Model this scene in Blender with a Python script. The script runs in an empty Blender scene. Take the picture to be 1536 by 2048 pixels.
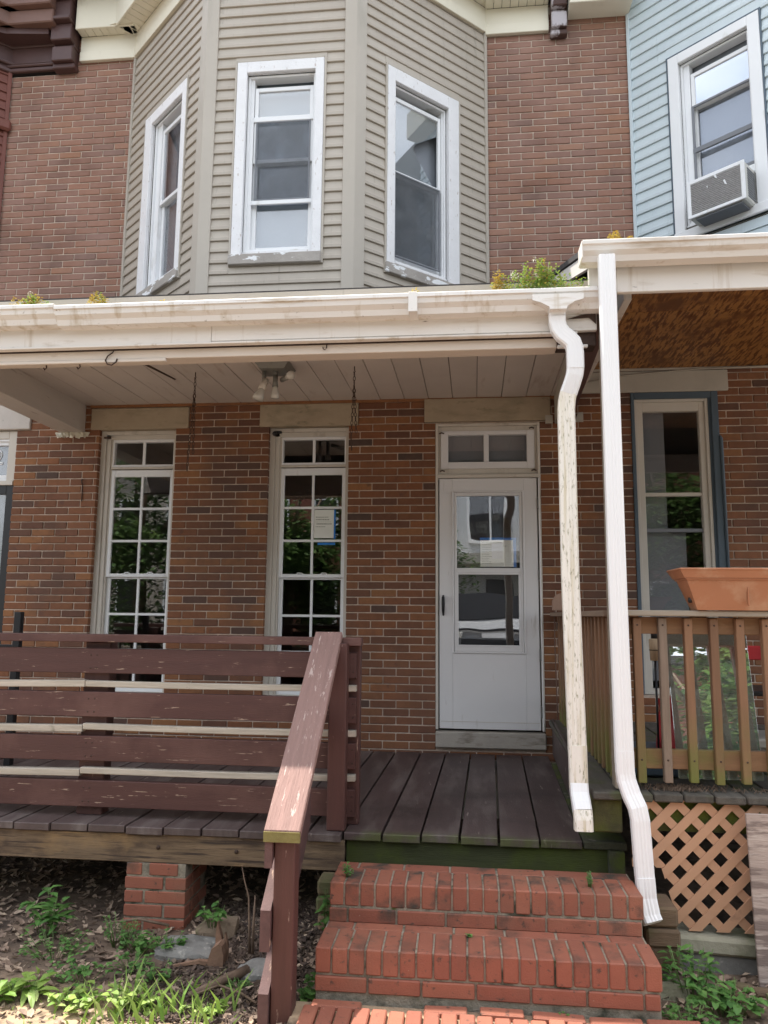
import bpy, math, random
from mathutils import Matrix, Vector, noise
R=math.radians
rnd=random.Random(7)
S=bpy.context.scene
COL=S.collection
# ---------------------------------------------------------------- camera
cam=bpy.data.cameras.new('camera'); co=bpy.data.objects.new('camera',cam); COL.objects.link(co)
yaw,pitch,roll=-0.104165,0.136824,0.009115
cy,sy,cp,sp=math.cos(yaw),math.sin(yaw),math.cos(pitch),math.sin(pitch)
fw=Vector((sy*cp,cy*cp,sp)); rt=Vector((cy,-sy,0)); up=rt.cross(fw)
r2=math.cos(roll)*rt+math.sin(roll)*up; u2=-math.sin(roll)*rt+math.cos(roll)*up
m=Matrix((r2,u2,-fw)).transposed().to_4x4(); m.translation=Vector((0,-6.2277,0))
co.matrix_world=m
cam.sensor_fit='HORIZONTAL'; cam.sensor_width=36; cam.lens=36*1500/1536; cam.clip_start=.05; cam.clip_end=400
S.camera=co
# ---------------------------------------------------------------- sky, sun, exposure
SUN=Vector((.30,-.18,-1)).normalized()          # direction the light travels
el=math.asin(-SUN.z); az=math.atan2(-SUN.x,-SUN.y)
W=bpy.data.worlds.new('World'); S.world=W; W.use_nodes=True
nt=W.node_tree; nt.nodes.clear()
out=nt.nodes.new('ShaderNodeOutputWorld'); bg=nt.nodes.new('ShaderNodeBackground'); bg.inputs[1].default_value=.148
sky=nt.nodes.new('ShaderNodeTexSky'); sky.sky_type='NISHITA'; sky.sun_disc=False; sky.sun_elevation=el; sky.sun_rotation=az
sky.air_density=1.2; sky.dust_density=3.0; sky.ozone_density=1.0
tc=nt.nodes.new('ShaderNodeTexCoord'); mp=nt.nodes.new('ShaderNodeMapping'); mp.inputs['Scale'].default_value=(1,1,2.2)
nz=nt.nodes.new('ShaderNodeTexNoise'); nz.inputs['Scale'].default_value=1.7; nz.inputs['Detail'].default_value=6; nz.inputs['Distortion'].default_value=.5
cr=nt.nodes.new('ShaderNodeValToRGB'); cr.color_ramp.elements[0].position=.40; cr.color_ramp.elements[1].position=.62
cr.color_ramp.elements[0].color=(.25,.25,.25,1); cr.color_ramp.elements[1].color=(.95,.95,.95,1)
mx=nt.nodes.new('ShaderNodeMix'); mx.data_type='RGBA'; mx.inputs[7].default_value=(9.5,9.8,10.2,1)
L=nt.links.new
L(tc.outputs['Generated'],mp.inputs[0]); L(mp.outputs[0],nz.inputs[0]); L(nz.outputs[0],cr.inputs[0]); L(cr.outputs[0],mx.inputs[0])
L(sky.outputs[0],mx.inputs[6]); L(mx.outputs[2],bg.inputs[0]); L(bg.outputs[0],out.inputs[0])
sl=bpy.data.lights.new('sun','SUN'); sl.energy=5.0; sl.angle=R(.5); sl.color=(1,.95,.87)
so=bpy.data.objects.new('sun',sl); COL.objects.link(so); so.rotation_euler=SUN.to_track_quat('-Z','Y').to_euler()
S.view_settings.view_transform='Standard'; S.view_settings.look='None'; S.view_settings.exposure=.93; S.view_settings.gamma=1
S.view_settings.use_curve_mapping=False
S.render.engine='CYCLES'; S.cycles.max_bounces=8; S.cycles.diffuse_bounces=4; S.cycles.glossy_bounces=4; S.cycles.transparent_max_bounces=16
# ---------------------------------------------------------------- materials
def mat(name,base,rough=.65,var=.12,vs=6,bump=.15,bs=60,grain=None,layers=(),rand=.0,ramp=None,metal=0,spec=.4,stretch=10,tint=None):
    """base colour with noise variation; grain=axis index for wood; layers=(colour,scale,lo,hi,vecscale[,axis,z0,z1])"""
    M=bpy.data.materials.new(name); M.use_nodes=True; t=M.node_tree; N=t.nodes; Lk=t.links.new
    B=N['Principled BSDF']; B.inputs['Roughness'].default_value=rough; B.inputs['Metallic'].default_value=metal
    B.inputs['Specular IOR Level'].default_value=spec
    tc=N.new('ShaderNodeTexCoord'); oi=N.new('ShaderNodeObjectInfo')
    mul=N.new('ShaderNodeMath'); mul.operation='MULTIPLY'; mul.inputs[1].default_value=41.7; Lk(oi.outputs['Random'],mul.inputs[0])
    add=N.new('ShaderNodeVectorMath'); add.operation='ADD'; Lk(tc.outputs['Object'],add.inputs[0]); Lk(mul.outputs[0],add.inputs[1])
    vec=add.outputs[0]
    gi=N.new('ShaderNodeNewGeometry')
    def noise_(scale,vs3=(1,1,1),detail=5,src=None,dist=0):
        mp=N.new('ShaderNodeMapping'); mp.inputs['Scale'].default_value=vs3; Lk(src or vec,mp.inputs[0])
        n=N.new('ShaderNodeTexNoise'); n.inputs['Scale'].default_value=scale; n.inputs['Detail'].default_value=detail; n.inputs['Distortion'].default_value=dist
        n.inputs['Roughness'].default_value=.6
        Lk(mp.outputs[0],n.inputs[0]); return n.outputs[0]
    g3=[1,1,1]
    if grain is not None: g3=[stretch]*3; g3[grain]=1
    def ramp_(src,lo,hi,a=0.,b=1.):
        r=N.new('ShaderNodeMapRange'); r.inputs[1].default_value=lo; r.inputs[2].default_value=hi; r.inputs[3].default_value=a; r.inputs[4].default_value=b
        Lk(src,r.inputs[0]); return r.outputs[0]
    if ramp:
        ad=N.new('ShaderNodeMath'); ad.operation='ADD'; Lk(oi.outputs['Random'],ad.inputs[0]); Lk(gi.outputs['Random Per Island'],ad.inputs[1])
        fr=N.new('ShaderNodeMath'); fr.operation='FRACT'; Lk(ad.outputs[0],fr.inputs[0])
        rp=N.new('ShaderNodeValToRGB'); rp.color_ramp.interpolation='LINEAR'
        els=rp.color_ramp.elements
        while len(els)<len(ramp): els.new(.5)
        for e,(p,c) in zip(els,ramp): e.position=p; e.color=(*c,1)
        Lk(fr.outputs[0],rp.inputs[0]); col=rp.outputs[0]
    else:
        rg=N.new('ShaderNodeRGB'); rg.outputs[0].default_value=(*base,1); col=rg.outputs[0]
    hs=N.new('ShaderNodeHueSaturation'); Lk(col,hs.inputs['Color'])
    v=ramp_(noise_(vs,g3),.25,.75,1-var,1+var)
    if rand:
        rr=ramp_(oi.outputs['Random'],0,1,1-rand,1+rand); mm=N.new('ShaderNodeMath'); mm.operation='MULTIPLY'; Lk(v,mm.inputs[0]); Lk(rr,mm.inputs[1]); v=mm.outputs[0]
    Lk(v,hs.inputs['Value']); col=hs.outputs[0]
    for ly in layers:
        c,sc,lo,hi,v3=ly[:5]; f=ramp_(noise_(sc,v3[:3],8,gi.outputs['Position'] if len(v3)>3 else None),lo,hi)
        if len(ly)>5:
            ax,a,b=ly[5:8]; sx=N.new('ShaderNodeSeparateXYZ'); Lk(gi.outputs['Position'],sx.inputs[0])
            g=ramp_(sx.outputs[ax],a,b); mm=N.new('ShaderNodeMath'); mm.operation='MULTIPLY'; Lk(f,mm.inputs[0]); Lk(g,mm.inputs[1]); f=mm.outputs[0]
        x=N.new('ShaderNodeMix'); x.data_type='RGBA'; Lk(f,x.inputs[0]); Lk(col,x.inputs[6]); x.inputs[7].default_value=(*c,1); col=x.outputs[2]
    Lk(col,B.inputs['Base Color'])
    if bump:
        bm=N.new('ShaderNodeBump'); bm.inputs['Strength'].default_value=bump; bm.inputs['Distance'].default_value=.01
        Lk(noise_(bs,g3,6),bm.inputs['Height']); Lk(bm.outputs[0],B.inputs['Normal'])
    return M
def glassmat(name,tint=(1,1,1),base=.10,veil=.0,dcol=(.4,.42,.4),wav=0,rough=.0):
    M=bpy.data.materials.new(name); M.use_nodes=True; t=M.node_tree; N=t.nodes; Lk=t.links.new; N.clear()
    o=N.new('ShaderNodeOutputMaterial'); g=N.new('ShaderNodeNewGeometry')
    d=N.new('ShaderNodeVectorMath'); d.operation='DOT_PRODUCT'; Lk(g.outputs['Normal'],d.inputs[0]); Lk(g.outputs['Incoming'],d.inputs[1])
    def mth(op,a,b=None):
        n=N.new('ShaderNodeMath'); n.operation=op
        for i,x in enumerate((a,b)):
            if x is None: continue
            if isinstance(x,(int,float)): n.inputs[i].default_value=x
            else: Lk(x,n.inputs[i])
        return n.outputs[0]
    k=mth('POWER',mth('SUBTRACT',1,mth('ABSOLUTE',d.outputs['Value'])),5)
    fac=mth('ADD',mth('MULTIPLY',k,1-base),base)
    tr=N.new('ShaderNodeBsdfTransparent'); tr.inputs[0].default_value=(*tint,1)
    gl=N.new('ShaderNodeBsdfGlossy'); gl.inputs['Roughness'].default_value=rough; gl.inputs[0].default_value=(.95,.97,1,1)
    tcn=N.new('ShaderNodeTexCoord')
    if wav:
        n=N.new('ShaderNodeTexNoise'); n.inputs['Scale'].default_value=2.2; n.inputs['Detail'].default_value=1; Lk(tcn.outputs['Object'],n.inputs[0])
        b=N.new('ShaderNodeBump'); b.inputs['Strength'].default_value=wav; b.inputs['Distance'].default_value=.03; Lk(n.outputs[0],b.inputs['Height']); Lk(b.outputs[0],gl.inputs['Normal'])
    m1=N.new('ShaderNodeMixShader'); Lk(fac,m1.inputs[0]); Lk(tr.outputs[0],m1.inputs[1]); Lk(gl.outputs[0],m1.inputs[2]); res=m1.outputs[0]
    if veil:
        n=N.new('ShaderNodeTexNoise'); n.inputs['Scale'].default_value=6; n.inputs['Detail'].default_value=6; Lk(tcn.outputs['Object'],n.inputs[0])
        r=N.new('ShaderNodeMapRange'); r.inputs[1].default_value=.3; r.inputs[2].default_value=.8; r.inputs[3].default_value=veil*.5; r.inputs[4].default_value=veil*1.4; Lk(n.outputs[0],r.inputs[0])
        df=N.new('ShaderNodeBsdfDiffuse'); df.inputs[0].default_value=(*dcol,1)
        m2=N.new('ShaderNodeMixShader'); Lk(r.outputs[0],m2.inputs[0]); Lk(res,m2.inputs[1]); Lk(df.outputs[0],m2.inputs[2]); res=m2.outputs[0]
    Lk(res,o.inputs[0]); return M
X1=(1,1,1)
BR_R=[(0,(.215,.084,.038)),(.2,(.172,.072,.036)),(.35,(.24,.098,.042)),(.46,(.180,.074,.036)),(.56,(.120,.056,.036)),(.66,(.200,.082,.038)),(.78,(.28,.125,.050)),(.88,(.150,.066,.038)),(.94,(.078,.050,.040)),(1,(.215,.084,.038))]
M={}
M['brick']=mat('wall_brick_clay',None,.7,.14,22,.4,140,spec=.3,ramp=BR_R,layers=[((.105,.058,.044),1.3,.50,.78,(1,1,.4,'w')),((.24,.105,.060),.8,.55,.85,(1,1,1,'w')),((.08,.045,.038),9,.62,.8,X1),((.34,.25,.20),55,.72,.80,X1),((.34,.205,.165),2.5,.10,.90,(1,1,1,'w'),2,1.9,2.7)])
M['mortar']=mat('wall_mortar',(.50,.40,.325),.9,.25,25,.6,180,layers=[((.25,.18,.14),2.2,.5,.75,X1)])
M['redbrick']=mat('paving_brick_red',None,.7,.10,14,.3,160,ramp=[(0,(.285,.098,.060)),(.3,(.245,.084,.053)),(.6,(.315,.114,.069)),(.8,(.26,.090,.057)),(1,(.285,.098,.060))],
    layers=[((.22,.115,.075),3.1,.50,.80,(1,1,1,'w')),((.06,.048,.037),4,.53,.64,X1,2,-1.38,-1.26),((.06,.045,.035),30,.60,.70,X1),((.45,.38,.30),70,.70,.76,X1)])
M['stepmortar']=mat('step_mortar',(.30,.26,.20),.95,.25,30,.8,120,layers=[((.06,.06,.04),8,.5,.65,X1),((.08,.10,.03),14,.6,.7,X1)])
M['stone']=mat('lintel_stone',(.37,.30,.215),.8,.12,5,.25,70,layers=[((.20,.18,.12),3,.5,.75,(1,1,3)),((.12,.11,.06),9,.6,.8,(1,1,2))])
M['stonegrey']=mat('lintel_grey_paint',(.42,.39,.34),.7,.08,5,.15,70)
M['sillstone']=mat('door_sill_stone',(.37,.335,.29),.8,.15,6,.3,70,layers=[((.12,.09,.06),5,.55,.75,(1,1,4))])
M['siding']=mat('tan_vinyl_siding',(.425,.380,.322),.5,.05,1.5,.03,90,layers=[((.36,.31,.26),1.2,.5,.8,(1,1,.3)),((.20,.18,.14),60,.72,.78,X1),((.33,.29,.235),1.0,.48,.8,(1,1,.35,'w')),((.30,.27,.22),14,.60,.74,(2,2,.08,'w'))])
M['cornerboard']=mat('tan_corner_board',(.425,.385,.33),.5,.05,2,.02,60,layers=[((.28,.26,.21),2,.55,.8,(1,1,.3))])
M['bluesiding']=mat('pale_blue_vinyl_siding',(.535,.61,.64),.45,.05,1.5,.03,90,layers=[((.46,.54,.57),1.4,.5,.8,(1,1,.3)),((.42,.49,.52),1.0,.5,.8,(1,1,.35,'w')),((.40,.46,.48),14,.60,.74,(2,2,.08,'w'))])
M['redsiding']=mat('brown_red_siding',(.16,.055,.04),.6,.1,3,.05,60)
M['peel']=mat('peeling_white_paint',(.74,.74,.75),.6,.05,8,.35,60,layers=[((.50,.46,.43),16,.63,.67,(3,3,1)),((.38,.27,.22),24,.69,.72,(2,2,.6))])
M['sillpeel']=mat('peeling_window_sill',(.36,.33,.30),.8,.15,8,.4,60,layers=[((.78,.79,.80),4,.56,.58,(1,1,2.5))])
M['vinyl']=mat('white_window_vinyl',(.76,.77,.78),.35,.03,3,.02,50,layers=[((.45,.43,.38),5,.62,.8,(1,1,.4))])
M['almond']=mat('almond_window_trim',(.56,.52,.46),.5,.06,3,.05,50,layers=[((.36,.32,.27),7,.60,.75,(1,1,.3))])
M['doorwhite']=mat('white_storm_door',(.68,.67,.67),.4,.03,2,.02,40,layers=[((.36,.32,.27),5,.66,.8,(2,2,.3))])
M['cream']=mat('cream_cornice_metal',(.72,.68,.56),.5,.04,2,.03,40,layers=[((.50,.45,.34),3,.6,.8,(1,1,.5))])
M['gutter']=mat('white_gutter_metal',(.74,.715,.68),.42,.04,2,.04,40,layers=[((.46,.37,.26),2.2,.58,.72,(1,1,7)),((.22,.17,.12),30,.64,.74,(1,1,2)),((.50,.43,.33),9,.56,.72,(1.6,1,.12))])
M['fascia']=mat('white_fascia_metal',(.70,.665,.62),.5,.05,1.5,.04,30,layers=[((.42,.34,.25),2.0,.58,.76,(1,1,5)),((.14,.11,.09),7,.69,.76,(1,1,4)),((.48,.40,.31),8,.57,.72,(1.4,1,.1))])
M['beamwhite']=mat('cream_painted_beam',(.60,.53,.46),.65,.06,2,.12,40,grain=0,stretch=5,layers=[((.30,.22,.16),6,.66,.73,(.4,3,3))])
M['soffit']=mat('white_painted_ceiling_board',(.56,.51,.47),.6,.05,3,.06,50,rand=.04,layers=[((.36,.28,.23),3,.62,.8,(3,.5,1))])
M['whitebeam2']=mat('white_boxed_beam',(.52,.48,.44),.6,.06,2,.1,40,grain=1,stretch=5,layers=[((.26,.22,.19),5,.66,.72,(3,.4,3))])
M['browncornice']=mat('dark_brown_cornice_paint',(.085,.045,.042),.5,.15,4,.1,50,rand=.06)
M['browncornice2']=mat('faded_brown_cornice_paint',(.17,.095,.075),.6,.15,4,.1,50)
M['bracket2']=mat('chipped_brown_bracket_paint',(.075,.040,.032),.6,.15,4,.15,50,layers=[((.45,.42,.44),5,.57,.62,(1,1,.5))])
M['deck']=mat('brown_painted_decking',(.078,.054,.050),.55,.18,2.5,.3,26,grain=1,stretch=9,rand=.14,layers=[((.30,.25,.22),7,.66,.70,(5,.6,1)),((.150,.120,.110),2.4,.48,.66,(3,.5,1)),((.045,.03,.028),1.6,.52,.7,(1,1,1,'w'))])
M['deckgreen']=mat('brown_decking_green_at_the_ends',(.078,.052,.049),.55,.18,2.5,.3,26,grain=1,stretch=9,rand=.14,layers=[((.30,.25,.22),7,.66,.70,(5,.6,1)),((.150,.120,.110),2.4,.48,.66,(3,.5,1)),((.045,.03,.028),1.6,.52,.7,(1,1,1,'w')),((.085,.095,.03),9,.36,.56,X1,1,-2.24,-2.33)])
M['deckdark']=mat('dark_weathered_decking',(.085,.075,.062),.9,.3,5,.5,30,grain=1,stretch=6,rand=.12,layers=[((.075,.085,.03),5,.52,.66,X1),((.17,.155,.13),14,.62,.7,X1)])
M['deckmoss']=mat('mossy_green_decking',(.055,.055,.035),.9,.3,5,.5,30,grain=1,stretch=6,rand=.1,layers=[((.075,.095,.018),6,.45,.6,X1),((.16,.15,.12),14,.62,.7,X1)])
M['mossbeam']=mat('mossy_green_beam',(.085,.08,.032),.9,.3,4,.4,24,grain=1,stretch=7,layers=[((.105,.125,.018),3,.42,.6,X1),((.03,.03,.02),3,.52,.7,(1,1,2),2,-.88,-1.02)])
M['rim']=mat('weathered_rim_joist',(.185,.125,.075),.8,.45,1.6,.5,16,grain=0,stretch=18,layers=[((.06,.038,.026),3.2,.46,.62,(.7,1,2.5)),((.27,.17,.08),1.9,.55,.68,(1,1,1.5)),((.05,.033,.024),4,.55,.62,(.5,1,13)),((.03,.022,.015),22,.70,.74,X1)])
M['rimmoss']=mat('green_stained_joist',(.05,.055,.022),.9,.3,3,.4,24,grain=0,stretch=9,layers=[((.07,.09,.015),3,.45,.65,X1)])
RAILP=(.076,.031,.026)
M['rail']=mat('worn_red_brown_rail_paint',RAILP,.55,.16,2.2,.25,22,grain=0,stretch=13,rand=.06,layers=[((.34,.24,.18),8,.640,.672,(1,5,9)),((.13,.062,.050),1.6,.5,.7,X1),((.05,.022,.02),5,.70,.74,(1,1,1))])
M['railz']=mat('worn_red_brown_post_paint',(.084,.034,.028),.55,.15,2.2,.22,22,grain=2,stretch=13,layers=[((.36,.25,.20),9,.67,.70,(7,7,1))])
M['stripwood']=mat('bare_weathered_strip',(.44,.385,.315),.8,.25,3,.35,22,grain=0,stretch=14,rand=.06,layers=[((.10,.09,.06),3,.63,.72,(1.5,1,1))])
M['cap']=mat('peeling_handrail_cap',(.25,.150,.128),.75,.14,2.5,.8,9,grain=1,stretch=16,layers=[((.44,.33,.29),10,.615,.65,(4,.9,1)),((.42,.31,.27),34,.63,.68,(3,.35,1)),((.05,.03,.025),26,.72,.75,(3,1,1))])
M['slopewood']=mat('worn_stair_rail_board',(.105,.055,.050),.7,.2,2.5,.3,20,grain=1,stretch=13,layers=[((.42,.28,.20),8,.62,.68,(5,1,1))])
M['postend']=mat('mossy_end_grain',(.20,.17,.06),.9,.3,12,.4,60)
M['baluster']=mat('stained_cedar_baluster',(.205,.108,.058),.65,.2,3,.25,24,grain=2,stretch=13,rand=.18,layers=[((.13,.14,.03),3,.35,.6,X1,2,-.38,-.76)])
M['greybaluster']=mat('grey_weathered_baluster',(.21,.155,.115),.8,.25,3,.3,24,grain=2,stretch=14)
M['cedarx']=mat('stained_cedar_rail',(.235,.13,.066),.65,.2,2.4,.25,22,grain=0,stretch=12,layers=[((.14,.17,.035),1.5,.50,.66,X1,2,-.55,-.62)])
M['capgrey']=mat('grey_weathered_cap_rail',(.30,.255,.20),.8,.2,2.4,.25,22,grain=0,stretch=12)
M['cedary']=mat('side_rail_wood',(.24,.17,.12),.8,.2,2.4,.25,22,grain=1,stretch=12)
M['lattice']=mat('peach_plastic_lattice',(.50,.285,.175),.5,.08,3,.04,40,layers=[((.25,.14,.09),6,.66,.8,X1)])
M['plywood']=mat('grey_pink_plywood',(.36,.285,.245),.7,.3,1.3,.4,14,grain=0,stretch=7,layers=[((.20,.15,.13),3.0,.48,.56,(1.2,1,9)),((.46,.38,.33),5,.56,.64,(1,1,8))])
M['terracotta']=mat('terracotta_plastic',(.37,.155,.078),.45,.08,4,.05,40,layers=[((.48,.29,.18),5,.50,.70,X1),((.25,.11,.06),9,.66,.8,X1)])
M['blueframe']=mat('slate_blue_paint',(.075,.105,.135),.5,.08,4,.06,40)
M['black']=mat('black_metal',(.012,.012,.014),.4,.1,4,.03,40)
M['iron']=mat('rusty_iron',(.065,.04,.03),.7,.3,60,.3,150,metal=.3)
M['grey']=mat('weathered_grey_metal',(.17,.17,.155),.5,.1,8,.1,60,layers=[((.10,.09,.07),9,.6,.75,X1)])
M['whiteplastic']=mat('yellowed_white_plastic',(.60,.56,.50),.35,.05,8,.03,60)
M['bulb']=mat('clear_flood_bulb',(.55,.54,.50),.12,.05,8,0,60,spec=.8)
M['room']=mat('dim_room_wall',(.16,.15,.135),.9,.1,2,0,40)
M['shade']=mat('pale_roller_shade',(.185,.215,.24),.9,.04,2,.02,40)
M['screen']=mat('grey_insect_screen',(.20,.21,.23),.9,.03,2,0,40)
M['shadedark']=mat('grey_window_blind',(.22,.24,.27),.9,.06,2,.02,40)
M['shingle']=mat('dark_asphalt_shingle',(.05,.045,.045),.9,.25,30,.5,120)
M['asphalt']=mat('street_asphalt',(.09,.088,.085),.9,.15,3,.3,90)
M['concrete']=mat('pavement_concrete',(.24,.215,.185),.9,.12,1.5,.3,60)
M['soil']=mat('leaf_strewn_soil',(.15,.105,.075),.95,.4,5,.9,30,layers=[((.42,.30,.19),2.0,.30,.60,X1,1,-2.85,-3.15),((.04,.028,.022),7,.5,.7,X1),((.22,.17,.12),26,.64,.70,X1)])  # first layer paints the front strip paler, as sunlit ground
M['leaf']=mat('dry_brown_leaf',None,.8,.2,30,.1,60,ramp=[(0,(.36,.26,.19)),(.25,(.22,.15,.11)),(.5,(.48,.37,.27)),(.75,(.30,.21,.155)),(1,(.17,.12,.09))])
M['chip']=mat('dark_wood_mulch',None,.9,.2,30,.2,60,ramp=[(0,(.07,.045,.035)),(.4,(.11,.075,.055)),(.7,(.05,.035,.03)),(.9,(.20,.15,.11)),(1,(.07,.045,.035))])
M['twig']=mat('dry_twig_bark',(.17,.115,.08),.85,.3,20,.4,80)
M['stump']=mat('split_stump_wood',(.22,.13,.085),.85,.3,12,.5,60)
M['rock']=mat('grey_garden_rock',(.20,.19,.175),.9,.25,9,.7,40,layers=[((.36,.34,.30),22,.58,.68,X1)])
M['rockbrown']=mat('mossy_brown_rock',(.22,.16,.11),.9,.25,9,.7,40,layers=[((.08,.16,.03),4,.5,.65,X1)])
M['slab']=mat('mossy_concrete_slab',(.30,.28,.21),.95,.2,4,.6,40,layers=[((.15,.15,.08),3,.5,.7,X1)])
M['block']=mat('old_brown_timber_block',(.16,.105,.065),.9,.3,2.5,.6,24,grain=0,stretch=8,layers=[((.09,.10,.04),4,.5,.7,X1)])
M['red']=mat('red_plastic_sheet',(.42,.03,.035),.35,.12,6,.35,10)
M['paper']=mat('white_notice_paper',(.75,.77,.72),.8,.03,5,0,40)
M['ink']=mat('faded_grey_print',(.24,.25,.22),.9,.05,5,0,40)
M['tape']=mat('blue_painters_tape',(.03,.20,.60),.7,.06,8,.02,40)
M['opphouse']=mat('white_opposite_siding',(.50,.51,.52),.7,.05,2,.05,30)
M['carpaint']=mat('silver_car_paint',(.36,.365,.375),.5,.02,2,0,30)
M['fardark']=mat('dark_far_glass',(.012,.013,.016),.8,.1,4,0,30,spec=.1)
M['plasticgrey']=mat('pale_grey_appliance_metal',(.60,.59,.55),.5,.06,6,.05,60,layers=[((.35,.32,.27),8,.64,.75,X1)])
M['grille']=mat('grey_condenser_fins',(.33,.32,.31),.55,.2,40,.3,200,metal=.2)
M['conduit']=mat('brown_cable',(.14,.08,.055),.6,.1,8,0,40)
M['tanwood']=mat('tan_rounded_wood',(.27,.17,.12),.6,.1,8,.1,40)
M['rope']=mat('striped_straw_cover',(.46,.34,.22),.8,.3,60,.5,90,grain=0,stretch=.1)
def leafmat(name,cols,trans=.35):
    mm=mat(name,None,.5,.15,20,0,60,ramp=[(i/(len(cols)-1),c) for i,c in enumerate(cols)])
    t=mm.node_tree; N=t.nodes; B=N['Principled BSDF']; o=N['Material Output']
    tr=N.new('ShaderNodeBsdfTranslucent'); mx=N.new('ShaderNodeMixShader'); mx.inputs[0].default_value=trans
    src=B.inputs['Base Color'].links[0].from_socket; t.links.new(src,tr.inputs[0])
    t.links.new(B.outputs[0],mx.inputs[1]); t.links.new(tr.outputs[0],mx.inputs[2]); t.links.new(mx.outputs[0],o.inputs[0]); return mm
M['green']=leafmat('weed_leaf_green',[(.09,.22,.05),(.15,.30,.075),(.07,.17,.045),(.19,.34,.09)])
M['grass']=leafmat('sunlit_tone_leaf',[(.24,.38,.07),(.34,.46,.11),(.16,.30,.05),(.42,.48,.18)])  # sunlit brightness put into the colour, for grass and weeds in the sun
M['sedum']=leafmat('sedum_leaf',[(.20,.36,.07),(.30,.42,.09),(.40,.40,.10),(.16,.34,.09)],.2)
M['sedumy']=leafmat('yellow_sedum_leaf',[(.42,.32,.05),(.48,.38,.08),(.36,.22,.04),(.42,.36,.10)],.2)
M['flower']=mat('white_flower_head',(.80,.78,.74),.8,.05,20,0,60)
M['tree']=leafmat('street_tree_leaf',[(.09,.18,.045),(.17,.27,.08),(.06,.12,.04),(.24,.33,.11)],.4)
M['stem']=mat('green_stem',(.11,.17,.05),.6,.1,20,0,60)
GL=glassmat('window_glass',base=.075)
GLU=glassmat('upper_window_glass',base=.115)
GLM=glassmat('fine_mesh_screen',tint=(.85,.86,.88),base=.0,veil=.34,dcol=(.20,.21,.22))
GLD=glassmat('storm_door_glass',base=.125,wav=.05)
GLS=glassmat('sky_mirroring_glass',base=.42)
GLT=glassmat('painted_reflection_glass',tint=(.75,.8,.77),base=.5,veil=.22,dcol=(.50,.55,.49))  # pale veil puts the bright sky and foliage reflection into the colour
GLN=glassmat('neighbour_window_glass',base=.06)
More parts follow.
